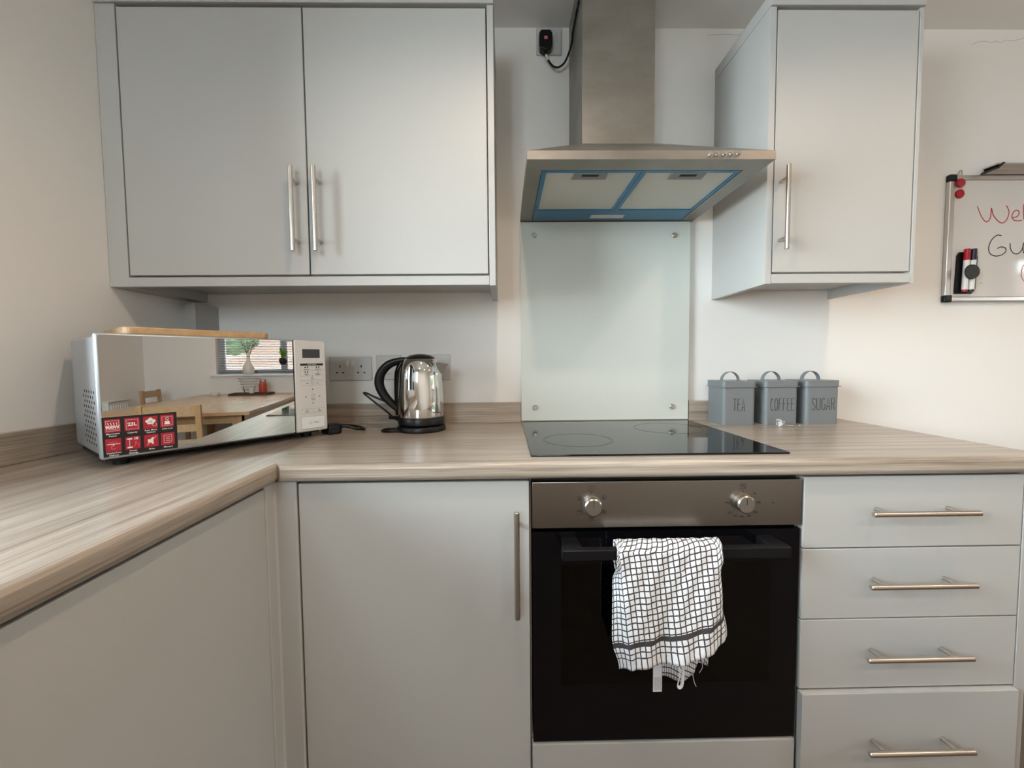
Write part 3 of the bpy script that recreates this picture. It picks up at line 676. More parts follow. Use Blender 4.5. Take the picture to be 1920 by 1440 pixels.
cpn = MB().box(DR+0.0025, MWD, 0.0, 0.018, MH0, MH1, 0.004, 3).build('control_panel', 'mw_panel', mw, True)
MB().box(DR-0.0005, DR+0.004, 0.004, 0.018, MH0+0.002, MH1-0.002).build('door_gap', 'black_matt', mw, True)
# perforated vent in the side: two dozen columns of little dimples
m = MB()
for i in range(5):
    for j in range(11):
        yy = 0.055+i*0.024+(0.012 if j % 2 else 0); zz = 0.045+j*0.0112+0.012*(i*0.02)
        m.cyl((0.0043, yy, zz), (0.0036, yy, zz), 0.0034, n=8)
v = m.build('vent_hole', 'dark_hole', mw, True); v['kind'] = 'stuff'
MB().cyl((0.0045, 0.195, 0.036), (0.002, 0.195, 0.036), 0.005, 0.003, 14).build('screw', 'steel', mw, True)
# sticker on the door
SX, SY = (1, 0, 0), (0, 0, 1); YS = -0.0006
st = MB().box(0.0045, 0.1285, -0.0005, 0.0005, MH0+0.0055, MH0+0.0875).build('feature_sticker', 'sticker_black', dr, True); st['label'] = 'black sticker with eight red feature tiles'
def S_rib(pts, w, mt='sticker_white', closed=False, y=-0.0013, name='icon'):
    MB().ribbon(pts, w, (0, y, MH0), SX, SY, closed).build(name, mt, dr, True, normals=False)
def S_poly(pts, mt='sticker_white', y=-0.0013):
    m = MB(); m._new([(a, y, MH0+b) for a, b in pts], [tuple(range(len(pts)))]); m.build('icon', mt, dr, True, normals=False)
def S_txt(s, size, x, z, mt='sticker_white', bold=0.0): text(s, size, mt, dr, (x, -0.0013, MH0+z), SX, SY, local=True, bold=bold)
TWD, THT = 0.0245, 0.0270
tx = [0.0080, 0.0390, 0.0695, 0.0985]; tz = [0.0555, 0.0155]
for i in range(4):
    for j in range(2): MB().box(tx[i], tx[i]+TWD, -0.0010, 0, MH0+tz[j], MH0+tz[j]+THT).build('tile', 'sticker_red', dr, True)
cx = [t+TWD/2 for t in tx]; c0 = [t+THT/2 for t in tz]
def rr(i, j, hw, hh, w=0.0007): S_rib([(cx[i]-hw, c0[j]-hh), (cx[i]+hw, c0[j]-hh), (cx[i]+hw, c0[j]+hh), (cx[i]-hw, c0[j]+hh)], w, 'sticker_white', True)
rr(0, 0, .0100, .0105); rr(1, 0, .0095, .0100); rr(3, 0, .0090, .0100)
for k in range(4): S_rib([(cx[0]-.0066+.0044*k+.0007*math.sin(q*1.3), c0[0]+.0010+q*.0012) for q in range(6)], .0010)
S_txt('900W', .0085, cx[0], c0[0]-.0030, bold=.0004); S_rib([(cx[0]-.0085, c0[0]-.0075), (cx[0]+.0085, c0[0]-.0075)], .0006)
S_txt('23L', .0100, cx[1], c0[0], bold=.0004)
for a, b, r_ in ((-.0052, .0030, .0036), (0, .0062, .0044), (.0052, .0030, .0036)): S_poly([(cx[2]+a+r_*math.cos(q*PI/8), c0[0]+b+r_*math.sin(q*PI/8)) for q in range(16)])
S_poly([(cx[2]-.0055, c0[0]-.0035), (cx[2]+.0055, c0[0]-.0035), (cx[2]+.0055, c0[0]+.005), (cx[2]-.0055, c0[0]+.005)], y=-0.00128)
S_rib([(cx[2]+.002, c0[0]-.0035), (cx[2]+.005, c0[0]-.008), (cx[2]+.009, c0[0]-.009), (cx[2]+.0105, c0[0]-.005), (cx[2]+.0085, c0[0]-.002)], .0007)
S_rib([(cx[2]-.0012, c0[0]-.001), (cx[2]-.0012, c0[0]+.003), (cx[2]+.0012, c0[0]+.003), (cx[2]+.0012, c0[0]-.001)], .0007, 'ink_black', y=-0.0015)
S_rib([(cx[3]+.0026*math.cos(q*PI/8), c0[0]+.0052+.0026*math.sin(q*PI/8)) for q in range(16)], .0009, closed=True)
S_poly([(cx[3]-.0050, c0[0]-.0075), (cx[3]+.0050, c0[0]-.0075), (cx[3]+.0042, c0[0]-.0008), (cx[3]+.0012, c0[0]+.0010), (cx[3], c0[0]-.0015), (cx[3]-.0012, c0[0]+.0010), (cx[3]-.0042, c0[0]-.0008)])
S_rib([(cx[0]-.0100, c0[1]+.0020), (cx[0]+.0105, c0[1]+.0020)], .0014)
S_rib([(cx[0]-.007+.0012*q, c0[1]+.005+.0018*abs(math.sin(q))) for q in range(12)], .0006, 'sticker_pink')
S_rib([(cx[0]+.0035*math.cos(R(60+q*20)), c0[1]-.0048+.0035*math.sin(R(60+q*20))) for q in range(15)], .0010, 'sticker_pink'); S_rib([(cx[0], c0[1]+.002), (cx[0], c0[1]-.001)], .0012)
for zz in (.0090, -.0090): S_rib([(cx[1]-.0095, c0[1]+zz), (cx[1]-.0010, c0[1]+zz)], .0028)
S_rib([(cx[1]-.0055, c0[1]-.0070), (cx[1]-.0055, c0[1]+.0070)], .0007); S_txt('10', .0072, cx[1]+.0050, c0[1]+.0090, bold=.0003)
S_rib([(cx[1]+.0005, c0[1]-.0085), (cx[1]+.0040, c0[1]-.0040), (cx[1]+.0040, c0[1]+.0030), (cx[1]+.0055, c0[1]+.0030), (cx[1]+.0060, c0[1]-.0015), (cx[1]+.0095, c0[1]-.0025), (cx[1]+.0090, c0[1]-.0085)], .0007, 'sticker_pink')
S_poly([(cx[2]-.0060, c0[1]-.0035), (cx[2]-.0020, c0[1]-.0035), (cx[2]+.0035, c0[1]-.0085), (cx[2]+.0035, c0[1]+.0085), (cx[2]-.0020, c0[1]+.0035), (cx[2]-.0060, c0[1]+.0035)])
S_rib([(cx[2]-.0075, c0[1]-.0090), (cx[2]+.0085, c0[1]+.0090)], .0010)
S_rib([(cx[3]-.0070, c0[1]-.0085), (cx[3]+.0040, c0[1]-.0085), (cx[3]+.0070, c0[1]-.0055), (cx[3]+.0070, c0[1]+.0085), (cx[3]-.0070, c0[1]+.0085)], .0008, closed=True)
for zz in (.004, 0, -.004): S_rib([(cx[3]-.004, c0[1]+zz), (cx[3]+.004, c0[1]+zz)], .0007)
for s_, i, z in (('Microwave', 0, .0525), ('Power', 0, .0478), ('Capacity', 1, .0515), ('Auto Menu', 2, .0525), ('Options', 2, .0478), ('Child Lock', 3, .0520), ('Weight/Time', 0, .0125), ('Defrost', 0, .0078), ('Power', 1, .0125), ('Settings', 1, .0078), ('Mute', 2, .0112), ('Memory', 3, .0112)):
    S_txt(s_, .0047 if len(s_) < 10 else .0043, cx[i], z, bold=.00008)
# control panel print
def C_txt(s, size, x, z, mt='ink_black'): text(s, size, mt, cpn, (x, -0.0006, MH0+z), SX, SY, local=True)
def C_rect(x0, x1, z0, z1, w=.0004): MB().ribbon([(x0, z0), (x1, z0), (x1, z1), (x0, z1)], w, (0, -0.0005, MH0), SX, SY, True).build('printed_frame', 'ink_grey', cpn, True, normals=False)
def C_line(x0, z0, x1, z1): MB().ribbon([(x0, z0), (x1, z1)], .0004, (0, -0.0005, MH0), SX, SY).build('printed_frame', 'ink_grey', cpn, True, normals=False)
MB().box(0.4215, 0.4720, -0.0006, 0.0004, MH0+0.2105, MH0+0.2350).build('display', 'display', cpn, True)
MB().box(0.4145, 0.4810, -0.0005, 0.0004, MH0+0.1885, MH0+0.1945).build('print_bar', 'ink_black', cpn, True); text('FUNCTIONS', .0045, 'sticker_white', cpn, (0.4478, -0.0008, MH0+0.1915), SX, SY, local=True)
C_rect(0.4145, 0.4810, 0.1470, 0.1945); C_line(0.4145, 0.1745, 0.4810, 0.1745); C_line(0.4145, 0.1590, 0.4810, 0.1590); C_line(0.4478, 0.1590, 0.4478, 0.1885); C_rect(0.4145, 0.4810, 0.1325, 0.1440)
def dot(x, z, r_, mt='ink_black', n=12): MB().cyl((x, -0.0006, MH0+z), (x, 0.0003, MH0+z), r_, n=n).build('icon', mt, cpn, True)
def circ(x, z, r_): MB().ribbon([(x+r_*math.cos(q*PI/8), z+r_*math.sin(q*PI/8)) for q in range(16)], .0006, (0, -0.0006, MH0), SX, SY, True).build('icon', 'ink_black', cpn, True, normals=False)
for x, z in ((0.428, 0.1835), (0.435, 0.1840), (0.461, 0.1835), (0.468, 0.1840), (0.428, 0.1705), (0.435, 0.1705)): dot(x, z, .0020)
circ(0.4645, 0.1705, .0024); circ(0.4478, 0.1555, .0022); circ(0.4478, 0.1385, .0030); circ(0.4485, 0.1035, .0040)
for x, z, w in ((0.4315, .1780, .016), (0.4645, .1780, .018), (0.4315, .1645, .014), (0.4645, .1650, .018), (0.4315, .1618, .008), (0.4645, .1618, .011), (0.4478, .1505, .008), (0.4330, .1380, .008), (0.4625, .1380, .009), (0.4485, .0945, .013), (0.4485, .0905, .010), (0.4300, .0570, .013), (0.4665, .0580, .010)):
    MB().ribbon([(x-w/2, z), (x+w/2, z)], .0014, (0, -0.0005, MH0), SX, SY).build('fine_print', 'ink_grey', cpn, True, normals=False)
for x, z, a in ((0.4478, .1205, 90), (0.4478, .0815, -90), (0.4275, .1000, 180), (0.4680, .1000, 0)):
    m = MB(); m._new([(x+.0026*math.cos(R(a+q)), -0.0006, MH0+z+.0026*math.sin(R(a+q))) for q in (0, 120, 240)], [(0, 1, 2)]); m.build('arrow', 'ink_black', cpn, True, normals=False)
C_rect(0.4135, 0.4455, 0.0530, 0.0655); C_rect(0.4500, 0.4820, 0.0530, 0.0655); dot(0.4300, .0620, .0012); dot(0.4665, .0620, .0012)
MB().box(0.4115, 0.4825, 0.0, 0.003, MH0+0.0065, MH0+0.0435, 0.001).build('button_surround', 'ink_grey', cpn, True)
ob = MB().box(0.4130, 0.4812, -0.0025, 0.003, MH0+0.0080, MH0+0.0420, 0.0022, 3).build('open_button', 'button_white', cpn, True); ob['label'] = 'large white open button'
text('OPEN', .0058, 'ink_grey', cpn, (0.4545, -0.0028, MH0+0.025), SX, SY, local=True)
MB().ribbon([(0.4345, .0222), (0.4415, .0222), (0.4415, .0278), (0.4345, .0278)], .0007, (0, -0.0028, MH0), SX, SY, True).build('icon', 'ink_grey', cpn, True, normals=False)
# chopping board lying on the microwave
cbm = thing('chopping_board', tuple(MWL+Vector((0.2*math.cos(MTH)-0.08*math.sin(MTH), 0.2*math.sin(MTH)+0.08*math.cos(MTH), MH1))), 'pale wooden chopping board lying flat on the microwave', 'chopping board', rz=MTH+0.02)
m = MB(); rr_ = 0.02; pts = []
for ax_, ay_, st_ in ((0.150, -0.055, -90), (0.150, 0.130, 0), (-0.150, 0.130, 90), (-0.150, -0.055, 180)):
    for q in range(7): pts.append((ax_-math.copysign(rr_, ax_)+rr_*math.cos(R(st_+15*q)), ay_-math.copysign(rr_, ay_-0.03)+rr_*math.sin(R(st_+15*q))))
m.prism(pts, 'z', 0.0005, 0.0165, 0.002, 2, lambda a, b: abs(a.z-b.z) < 1e-4); m.build('board', 'chopping', cbm, True)
# black plug and lead on the worktop, right of the microwave
pp = thing('mains_plug', (-0.535, -0.235, ZW), 'black mains plug lying on the worktop beside the microwave', 'plug')
pu = Vector((math.cos(MTH), math.sin(MTH))); pv = Vector((-pu.y, pu.x)); pc = Vector((MWL.x, MWL.y))+pu*(0.491+0.030)+pv*0.026
m = MB(); m.prism([tuple(pc+pu*a+pv*b) for a, b in ((-.026, -.024), (.012, -.026), (.026, -.010), (.026, .012), (.012, .024), (-.026, .024))], 'z', ZW, ZW+0.030, 0.006, 3); m.build('plug_body', 'black_plastic', pp)
MB().box(pc.x+0.006, pc.x+0.010, pc.y-0.002, pc.y+0.002, ZW+0.028, ZW+0.042).build('pin', 'chrome', pp)
MB().tube([(-0.515, -0.205, ZW+0.020), (-0.497, -0.203, ZW+0.022), (-0.475, -0.200, ZW+0.016), (-0.458, -0.196, ZW+0.010)], 0.006, 10, rads=[.006, .0055, .005, .005]).build('strain_relief', 'black_plastic', pp)
MB().tube([(-0.458, -0.196, ZW+0.010), (-0.45, -0.16, ZW+0.005), (-0.50, -0.09, ZW+0.004), (-0.60, -0.04, ZW+0.004)], 0.0035, 8).build('cable', 'black_plastic', pp)

# ------------------------------------------------------------------ kettle
KX, KY = -0.268, -0.165
kb = thing('kettle_base', (KX, KY, ZW), 'round black kettle power base with its cable loops on the worktop', 'kettle base')
MB().lathe([(0.0, 0.0), (0.072, 0.0), (0.076, 0.003), (0.0765, 0.010), (0.073, 0.017), (0.05, 0.019), (0, 0.019)], (KX, KY, ZW), 56).build('plate', 'black_plastic', kb)
MB().tube([(KX-0.05, KY-0.045, ZW+0.006), (KX-0.088, KY-0.052, ZW+0.005), (KX-0.115, KY-0.035, ZW+0.005), (KX-0.112, KY-0.008, ZW+0.005), (KX-0.085, KY+0.005, ZW+0.005), (KX-0.06, KY+0.002, ZW+0.006)], 0.0035, 10).build('cable_loop', 'black_plastic', kb)
cl = [px(*q, 'y', -0.10) for q in ((742, 783), (722, 769), (705, 756), (690, 744), (682, 737), (688, 737.5), (704, 745), (722, 752), (742, 760))]
MB().tube([(KX-0.02, KY+0.06, ZW+0.008), (cl[0].x+0.01, -0.095, ZW+0.02)]+cl[1:]+[Vector((-0.29, -0.06, 1.02)), Vector((-0.285, -0.03, 1.075))], 0.0034, 10).build('cable', 'black_plastic', kb)
kt = thing('electric_kettle', (KX, KY, ZW+0.0195), 'polished steel electric kettle with black handle and lid', 'kettle')
K0 = ZW+0.0195
MB().lathe([(0.0, 0.001), (0.069, 0.001), (0.0718, 0.004), (0.0722, 0.024), (0.0705, 0.0262)], (KX, KY, K0), 56).build('lower_band', 'black_plastic', kt)
prof = [(0.0700, 0.0262), (0.0708, 0.030), (0.0706, 0.07), (0.0698, 0.11), (0.0680, 0.145), (0.0655, 0.165), (0.0620, 0.181), (0.0570, 0.194), (0.0515, 0.203), (0.0490, 0.2055), (0.0480, 0.2065)]
MB().lathe(prof, (KX, KY, K0), 64).build('steel_body', 'chrome', kt)
MB().lathe([(0.0482, 0.2062), (0.0470, 0.2085), (0.040, 0.2135), (0.028, 0.2185), (0.014, 0.2215), (0, 0.2222)], (KX, KY, K0), 48).build('lid', 'black_plastic', kt)
KM = [(KX-0.038, KY, K0+0.2035), (KX-0.066, KY-0.001, K0+0.2005), (KX-0.100, KY-0.003, K0+0.188), (KX-0.124, KY-0.004, K0+0.160), (KX-0.129, KY-0.004, K0+0.128), (KX-0.118, KY-0.003, K0+0.098), (KX-0.096, KY-0.001, K0+0.070), (KX-0.074, KY, K0+0.048), (KX-0.066, KY, K0+0.038)]
MB().tube(KM, 0.01, 14, 6, 1.25, rads=[.0075, .0095, .0115, .0125, .0125, .0118, .0105, .0085, .006]).build('handle', 'black_plastic', kt)
MB().tube([(KX-0.058, KY, K0+0.196), (KX-0.072, KY, K0+0.165), (KX-0.075, KY, K0+0.11), (KX-0.074, KY, K0+0.06), (KX-0.072, KY, K0+0.03)], 0.008, 12, 6, 1.5).build('water_gauge', 'black_gloss', kt)
MB().tube([(KX-0.066, KY-0.01, K0+0.022), (KX-0.085, KY-0.014, K0+0.023), (KX-0.098, KY-0.016, K0+0.025)], 0.005, 10, 4, 1.6).build('switch_lever', 'black_plastic', kt)
# pouring lip: an open V-shaped beak
m = MB(); K1z = K0+0.192; tipx, tipz = KX+0.090, K0+0.190
co = [(KX+0.052, KY-0.022, K0+0.195), (KX+0.052, KY+0.022, K0+0.195), (tipx, KY-0.004, tipz), (tipx, KY+0.004, tipz), (KX+0.064, KY-0.013, K0+0.160), (KX+0.064, KY+0.013, K0+0.160), (KX+0.069, KY, K0+0.142)]
m._new(co, [(0, 2, 4), (1, 5, 3), (4, 2, 3, 5), (4, 5, 6), (0, 1, 3, 2)]); m.build('spout', 'hood_steel', kt, ang=15)

# ------------------------------------------------------------------ canisters
GLY = {'T': [[(0, 1), (1, 1)], [(.5, 1), (.5, 0)]], 'E': [[(1, 1), (0.1, 1), (0.1, 0), (1, 0)], [(0.1, .56), (.85, .56)]], 'F': [[(1, 1), (0.1, 1), (0.1, 0)], [(0.1, .56), (.85, .56)]],
       'A': [[(0, 0), (.5, 1), (1, 0)], [(.2, .3), (.8, .3)]], 'O': [[(.5+.5*math.cos(q*PI/12), .5+.5*math.sin(q*PI/12)) for q in range(25)]],
       'C': [[(.55+.5*math.cos(R(50+q*13)), .5+.5*math.sin(R(50+q*13))) for q in range(21)]],
       'U': [[(0, 1), (0, .3)]+[(.5+.5*math.cos(R(180+q*15)), .28+.28*math.sin(R(180+q*15))) for q in range(13)]+[(1, .3), (1, 1)]],
       'G': [[(.55+.5*math.cos(R(50+q*13)), .5+.5*math.sin(R(50+q*13))) for q in range(22)]+[(1, .2), (1, .45), (.62, .45)]],
       'R': [[(0.05, 0), (0.05, 1), (.55, 1)]+[(.55+.4*math.cos(R(90-q*18)), .77+.23*math.sin(R(90-q*18))) for q in range(11)]+[(0.05, .54)], [(.45, .54), (1, 0)]],
       'S': [[(.95, .86), (.75, .97), (.5, 1), (.2, .94), (.06, .79), (.15, .63), (.5, .52), (.85, .39), (.96, .2), (.8, .05), (.5, 0), (.2, .04), (.03, .16)]]}
def canister(x0, x1, word, tx0, tx1, label):
    yb, yf = -0.026, -0.136; h = 0.130; r = thing('canister', ((x0+x1)/2, (yb+yf)/2, ZW), label, 'canister')
    b = MB().box(x0, x1, yf, yb, ZW, ZW+h, 0.010, 4)
    # flatten the rounded bottom and top edges: only the upright edges stay round
    for vv in b.bm.verts:
        if vv.co.z < ZW+0.02: vv.co.z = ZW
        if vv.co.z > ZW+h-0.02: vv.co.z = ZW+h
    bo = b.build('body', 'canister', r)
    l = MB().box(x0-0.0022, x1+0.0022, yf-0.0022, yb+0.0022, ZW+0.1255, ZW+0.1445, 0.0105, 4)
    for vv in l.bm.verts: vv.co.z = ZW+0.1255 if vv.co.z < ZW+0.135 else ZW+0.1445
    lo = l.build('lid', 'canister', r)
    MB().box(x0-0.0038, x1+0.0038, yf-0.0038, yb+0.0038, ZW+0.1240, ZW+0.1258, 0.0006).build('rim_bead', 'canister', lo)
    c = (x0+x1)/2-0.004; yc = (yb+yf)/2
    m = MB(); n = 18; co = []
    for k in range(n+1):
        a = PI*k/n
        for rr__, dz in ((0.030, 0), (0.0280, 0)):
            for w in (-0.008, 0.008): co.append((c-rr__*math.cos(a), yc+w, ZW+0.1440+(0.031 if rr__ > .029 else .0290)*math.sin(a)))
    fs = []
    for k in range(n):
        a, q = 4*k, 4*k+4
        fs += [(a, a+1, q+1, q), (a+2, q+2, q+3, a+3), (a, q, q+2, a+2), (a+1, a+3, q+3, q+1)]
    m._new(co, fs); m.build('handle', 'canister', lo, ang=50)
    n = len(word); wd = (tx1-tx0)/n; gz0, gz1 = ZW+0.047, ZW+0.0865
    for i, ch in enumerate(word):
        m = MB()
        for st_ in GLY[ch]: m.ribbon([(tx0+wd*(i+0.12)+0.72*wd*p[0], gz0+(gz1-gz0)*p[1]) for p in st_], 0.0016, (0, yf-0.0006, 0), EX, EZ)
        m.build('letter', 'canister_ink', bo, normals=False)
canister(0.7135, 0.8205, 'TEA', 0.7445, 0.7875, 'grey metal canister lettered TEA with an arched lid handle')
canister(0.8530, 0.9610, 'COFFEE', 0.8685, 0.9500, 'grey metal canister lettered COFFEE with an arched lid handle')
canister(0.9885, 1.0975, 'SUGAR', 1.0050, 1.0860, 'grey metal canister lettered SUGAR with an arched lid handle')
tg = thing('silver_tag', (0.885, -0.172, ZW), 'small crumpled silver tag with a short chain in front of the COFFEE canister', 'tag')
m = MB(); n = 8; rnd = random.Random(2)
g = [[m.bm.verts.new((0.866+0.0300*i/n, -0.176+0.006*math.sin(i*1.1)+rnd.uniform(-.002, .002), ZW+0.001+(0.0195*(1-0.22*i/n))*j/4+rnd.uniform(0, .0012))) for j in range(5)] for i in range(n+1)]
for i in range(n):
    for j in range(4): m.bm.faces.new((g[i][j], g[i+1][j], g[i+1][j+1], g[i][j+1]))
tgm = m.build('foil_tag', 'foil', tg, ang=20, normals=False); md = tgm.modifiers.new('thickness', 'SOLIDIFY'); md.thickness = 0.0015
MB().ball((0.876, -0.170, ZW+0.020), 0.009, (1, .6, .55), 12, 8).build('foil_fold', 'foil', tg, ang=20)
ch_ = MB().tube([(0.896, -0.172, ZW+0.003), (0.912, -0.170, ZW+0.0025), (0.928, -0.175, ZW+0.0025), (0.944, -0.171, ZW+0.0025)], 0.0016, 6).build('chain', 'chrome', tg)
for k in range(10): MB().ball((0.899+k*0.005, -0.1715-0.002*math.sin(k*.7), ZW+0.0026), 0.0024, u=8, v=6).build('chain_bead', 'chrome', tg)

# ------------------------------------------------------------------ whiteboard
BX0, BX1, BZ0, BZ1 = 1.5600, 2.168, 1.322, 1.766
wbd = thing('whiteboard', ((BX0+BX1)/2, 0, BZ0), 'framed whiteboard with red and black handwriting on the wall', 'whiteboard')
pn = MB().box(BX0+0.012, BX1-0.012, -0.012, -0.003, BZ0+0.012, BZ1-0.012).build('writing_panel', 'board_white', wbd)
for a in ((BX0+0.002, BX0+0.022, BZ0+0.02, BZ1-0.02), (BX1-0.022, BX1-0.002, BZ0+0.02, BZ1-0.02), (BX0+0.02, BX1-0.02, BZ0+0.002, BZ0+0.020), (BX0+0.02, BX1-0.02, BZ1-0.020, BZ1-0.002)):
    MB().box(a[0], a[1], -0.0165, -0.001, a[2], a[3], 0.0035, 3).build('frame_rail', 'aluminium', wbd)
for x in (BX0, BX1-0.028):
    for z in (BZ0, BZ1-0.026):
        MB().box(x, x+0.028, -0.0185, -0.0005, z, z+0.026, 0.005, 3).build('corner_cap', 'black_plastic', wbd)
MB().tube([(1.598, -0.006, BZ1-0.002), (1.600, -0.010, BZ1+0.012), (1.6065, -0.010, BZ1+0.016), (1.612, -0.008, BZ1+0.008), (1.615, -0.006, BZ1-0.001)], 0.0016, 8).build('hanging_hook', 'steel', wbd)
m = MB(); m.prism([(-0.058, BZ1+0.020), (-0.010, BZ1+0.022), (-0.010, BZ1+0.001), (-0.014, BZ1+0.001), (-0.014, BZ1+0.017), (-0.058, BZ1+0.015)], 'x', 1.682, 1.99); m.build('pen_tray', 'aluminium', wbd)
MB().prism([(1.672, BZ1+0.0005), (1.682, BZ1+0.0005), (1.706, BZ1+0.0215), (1.696, BZ1+0.0215)], 'y', -0.010, -0.060).build('tray_cap', 'black_plastic', wbd)
def hand(pts, m_, w=0.0034):
    P = [px(x, y, 'y', -0.0125) for x, y in pts]; q = [Vector((p.x, p.z)) for p in P]; q = [q[0]*2-q[1]]+q+[q[-1]*2-q[-2]]; out = []
    for i in range(1, len(q)-2):
        for k in range(5):
            t = k/5; a, b, c, d = q[i-1], q[i], q[i+1], q[i+2]
            out.append(0.5*((2*b)+(c-a)*t+(2*a-5*b+4*c-d)*t*t+(3*b-a-3*c+d)*t**3))
    out.append(q[-2]); MB().ribbon([(p.x, p.y) for p in out], w, (0, -0.0125, 0), EX, EZ).build('handwriting', m_, pn, normals=False)
hand([(1832.5, 386.5), (1836, 396), (1842, 409), (1850, 416), (1857, 408), (1859, 390), (1862, 402), (1871, 414), (1880, 418), (1888, 411), (1892, 397), (1887, 385)], 'ink_red')
hand([(1898, 408), (1907, 406), (1911, 399), (1907, 394), (1900, 398), (1897.5, 407), (1902, 413), (1910, 414), (1916, 413)], 'ink_red')
hand([(1919.5, 383), (1919, 397), (1920, 412)], 'ink_red')
hand([(1878, 442), (1870, 441), (1860, 449), (1854, 463), (1856, 475), (1866, 480), (1878, 478), (1886, 471), (1885, 465), (1877, 463), (1870, 466)], 'ink_black')
hand([(1894, 456), (1895, 467), (1901, 475), (1910, 475), (1917, 466), (1919, 455), (1918, 468), (1920, 475)], 'ink_black')
hand([(1924, 492), (1917, 502), (1915, 514), (1918, 524), (1926, 530)], 'ink_red', 0.0022)
hand([(1836, 531), (1839, 530), (1842, 532)], 'ink_grey', 0.0015)
for i, (x, y) in enumerate(((1801, 343), (1802, 362.5))):
    p = px(x, y, 'y', -0.020)
    m = MB(); m.lathe([(0, 0.0), (0.0145, 0.0), (0.0155, 0.003), (0.0145, 0.0065), (0.0105, 0.0075), (0.0095, 0.0060), (0, 0.0058)], (0, 0, 0), 32); m.bm.transform(Matrix.Translation((p.x, -0.0168 if i == 0 else -0.0122, p.z)) @ Matrix.Rotation(R(90), 4, 'X'))
    tag(m.build('board_magnet', 'magnet_red'), ['round red magnet over the whiteboard frame, the upper of two', 'round red magnet on the whiteboard, the lower of two'][i], 'magnet', 'red whiteboard magnets')
hp = thing('pen_holder', (1.632, -0.02, 1.352), 'black pen holder clipped to the whiteboard', 'pen holder')
m = MB(); m.prism([(1.594, 1.352), (1.656, 1.352), (1.668, 1.368), (1.672, 1.480), (1.664, 1.497), (1.605, 1.497), (1.598, 1.485)], 'y', -0.0122, -0.019, 0.002); m.build('back_plate', 'black_plastic', hp)
m = MB(); m.cyl((1.6312, -0.0185, 1.424), (1.6312, -0.0385, 1.424), 0.0026, n=12); m.cyl((1.6290, -0.0378, 1.424), (1.6290, -0.043, 1.424), 0.0255, 0.0245, 28); m.build('clip_disc', 'rubber', hp)
for i, (xx, capm, lab) in enumerate(((1.6195, 'magnet_red', 'white whiteboard marker with a red cap in the pen holder'), (1.6430, 'pen_navy', 'white whiteboard marker with a dark navy cap in the pen holder'))):
    pr = thing('marker_pen', (xx, -0.029, 1.357), lab, 'marker')
    lean = 0.003
    MB().cyl((xx-lean, -0.029, 1.364), (xx, -0.029, 1.470), 0.0085, n=20).build('barrel', 'pen_white', pr)
    MB().cyl((xx, -0.029, 1.466), (xx+0.0012, -0.029, 1.505), 0.0095, 0.0085, 20).build('cap', capm, pr)
    MB().cyl((xx-lean-0.0002, -0.029, 1.357), (xx-lean, -0.029, 1.364), 0.0082, n=20).build('end_plug', capm, pr)

# ------------------------------------------------------------------ dining end of the room (seen in the microwave's mirrored door)
TZ = 0.75
tb = thing('dining_table', (3.0, -1.75, 0), 'long oak dining table pushed against the window wall', 'table')
MB().box(1.90, 4.17, -2.32, -1.16, TZ-0.030, TZ, 0.004).build('tabletop', 'oak', tb)
MB().box(1.99, 4.08, -2.24, -1.24, TZ-0.10, TZ-0.030).build('apron', 'oak', tb)
for x in (1.98, 4.04):
    for y in (-2.24, -1.31): MB().box(x, x+0.07, y, y+0.07, 0, TZ-0.03, 0.003).build('leg', 'oak_y', tb)
def chair(x, y, rz, label):
    r = thing('dining_chair', (x, y, 0), label, 'chair', 'oak dining chairs', rz)
    L_ = True      # local: the sitter faces +x, back at -x
    MB().box(-0.20, 0.21, -0.21, 0.21, 0.435, 0.465, 0.008).build('seat', 'oak', r, L_)
    for yy in (-0.19, 0.155):
        MB().box(0.17, 0.205, yy, yy+0.035, 0, 0.436, 0.003).build('leg', 'oak_y', r, L_)
        MB().prism([(-0.205, 0), (-0.17, 0), (-0.17, 0.45), (-0.205, 0.845), (-0.235, 0.845), (-0.205, 0.45)], 'y', yy, yy+0.035, 0.003).build('leg', 'oak_y', r, L_)
    for z0, z1 in ((0.765, 0.835), (0.655, 0.705), (0.555, 0.600)):
        m = MB(); n = 8; co = []
        for k in range(n+1):
            t = -1+2*k/n; yy = t*0.157; xx = -0.175-0.030*(z0-0.45)/0.4-0.022*(1-t*t)
            co += [(xx, yy, z0), (xx-0.018, yy, z0), (xx-0.020, yy, z1), (xx-0.002, yy, z1)]
        fs = [(0, 1, 2, 3), (4*n, 4*n+3, 4*n+2, 4*n+1)]
        for k in range(n):
            for q in range(4): fs.append((4*k+q, 4*k+4+q, 4*k+4+(q+1) % 4, 4*k+(q+1) % 4))
        m._new(co, fs); m.build('back_rail', 'oak', r, L_)
    for yy in (-0.185, 0.163): MB().box(-0.18, 0.18, yy, yy+0.022, 0.20, 0.235).build('stretcher', 'oak', r, L_)
chair(1.78, -1.55, 0, 'oak ladder-back dining chair at the end of the dining table')
chair(2.22, -0.93, R(-90), 'oak ladder-back dining chair on the kitchen side of the dining table')
chair(3.70, -2.42, R(90), 'oak ladder-back dining chair between the table and the radiator wall')
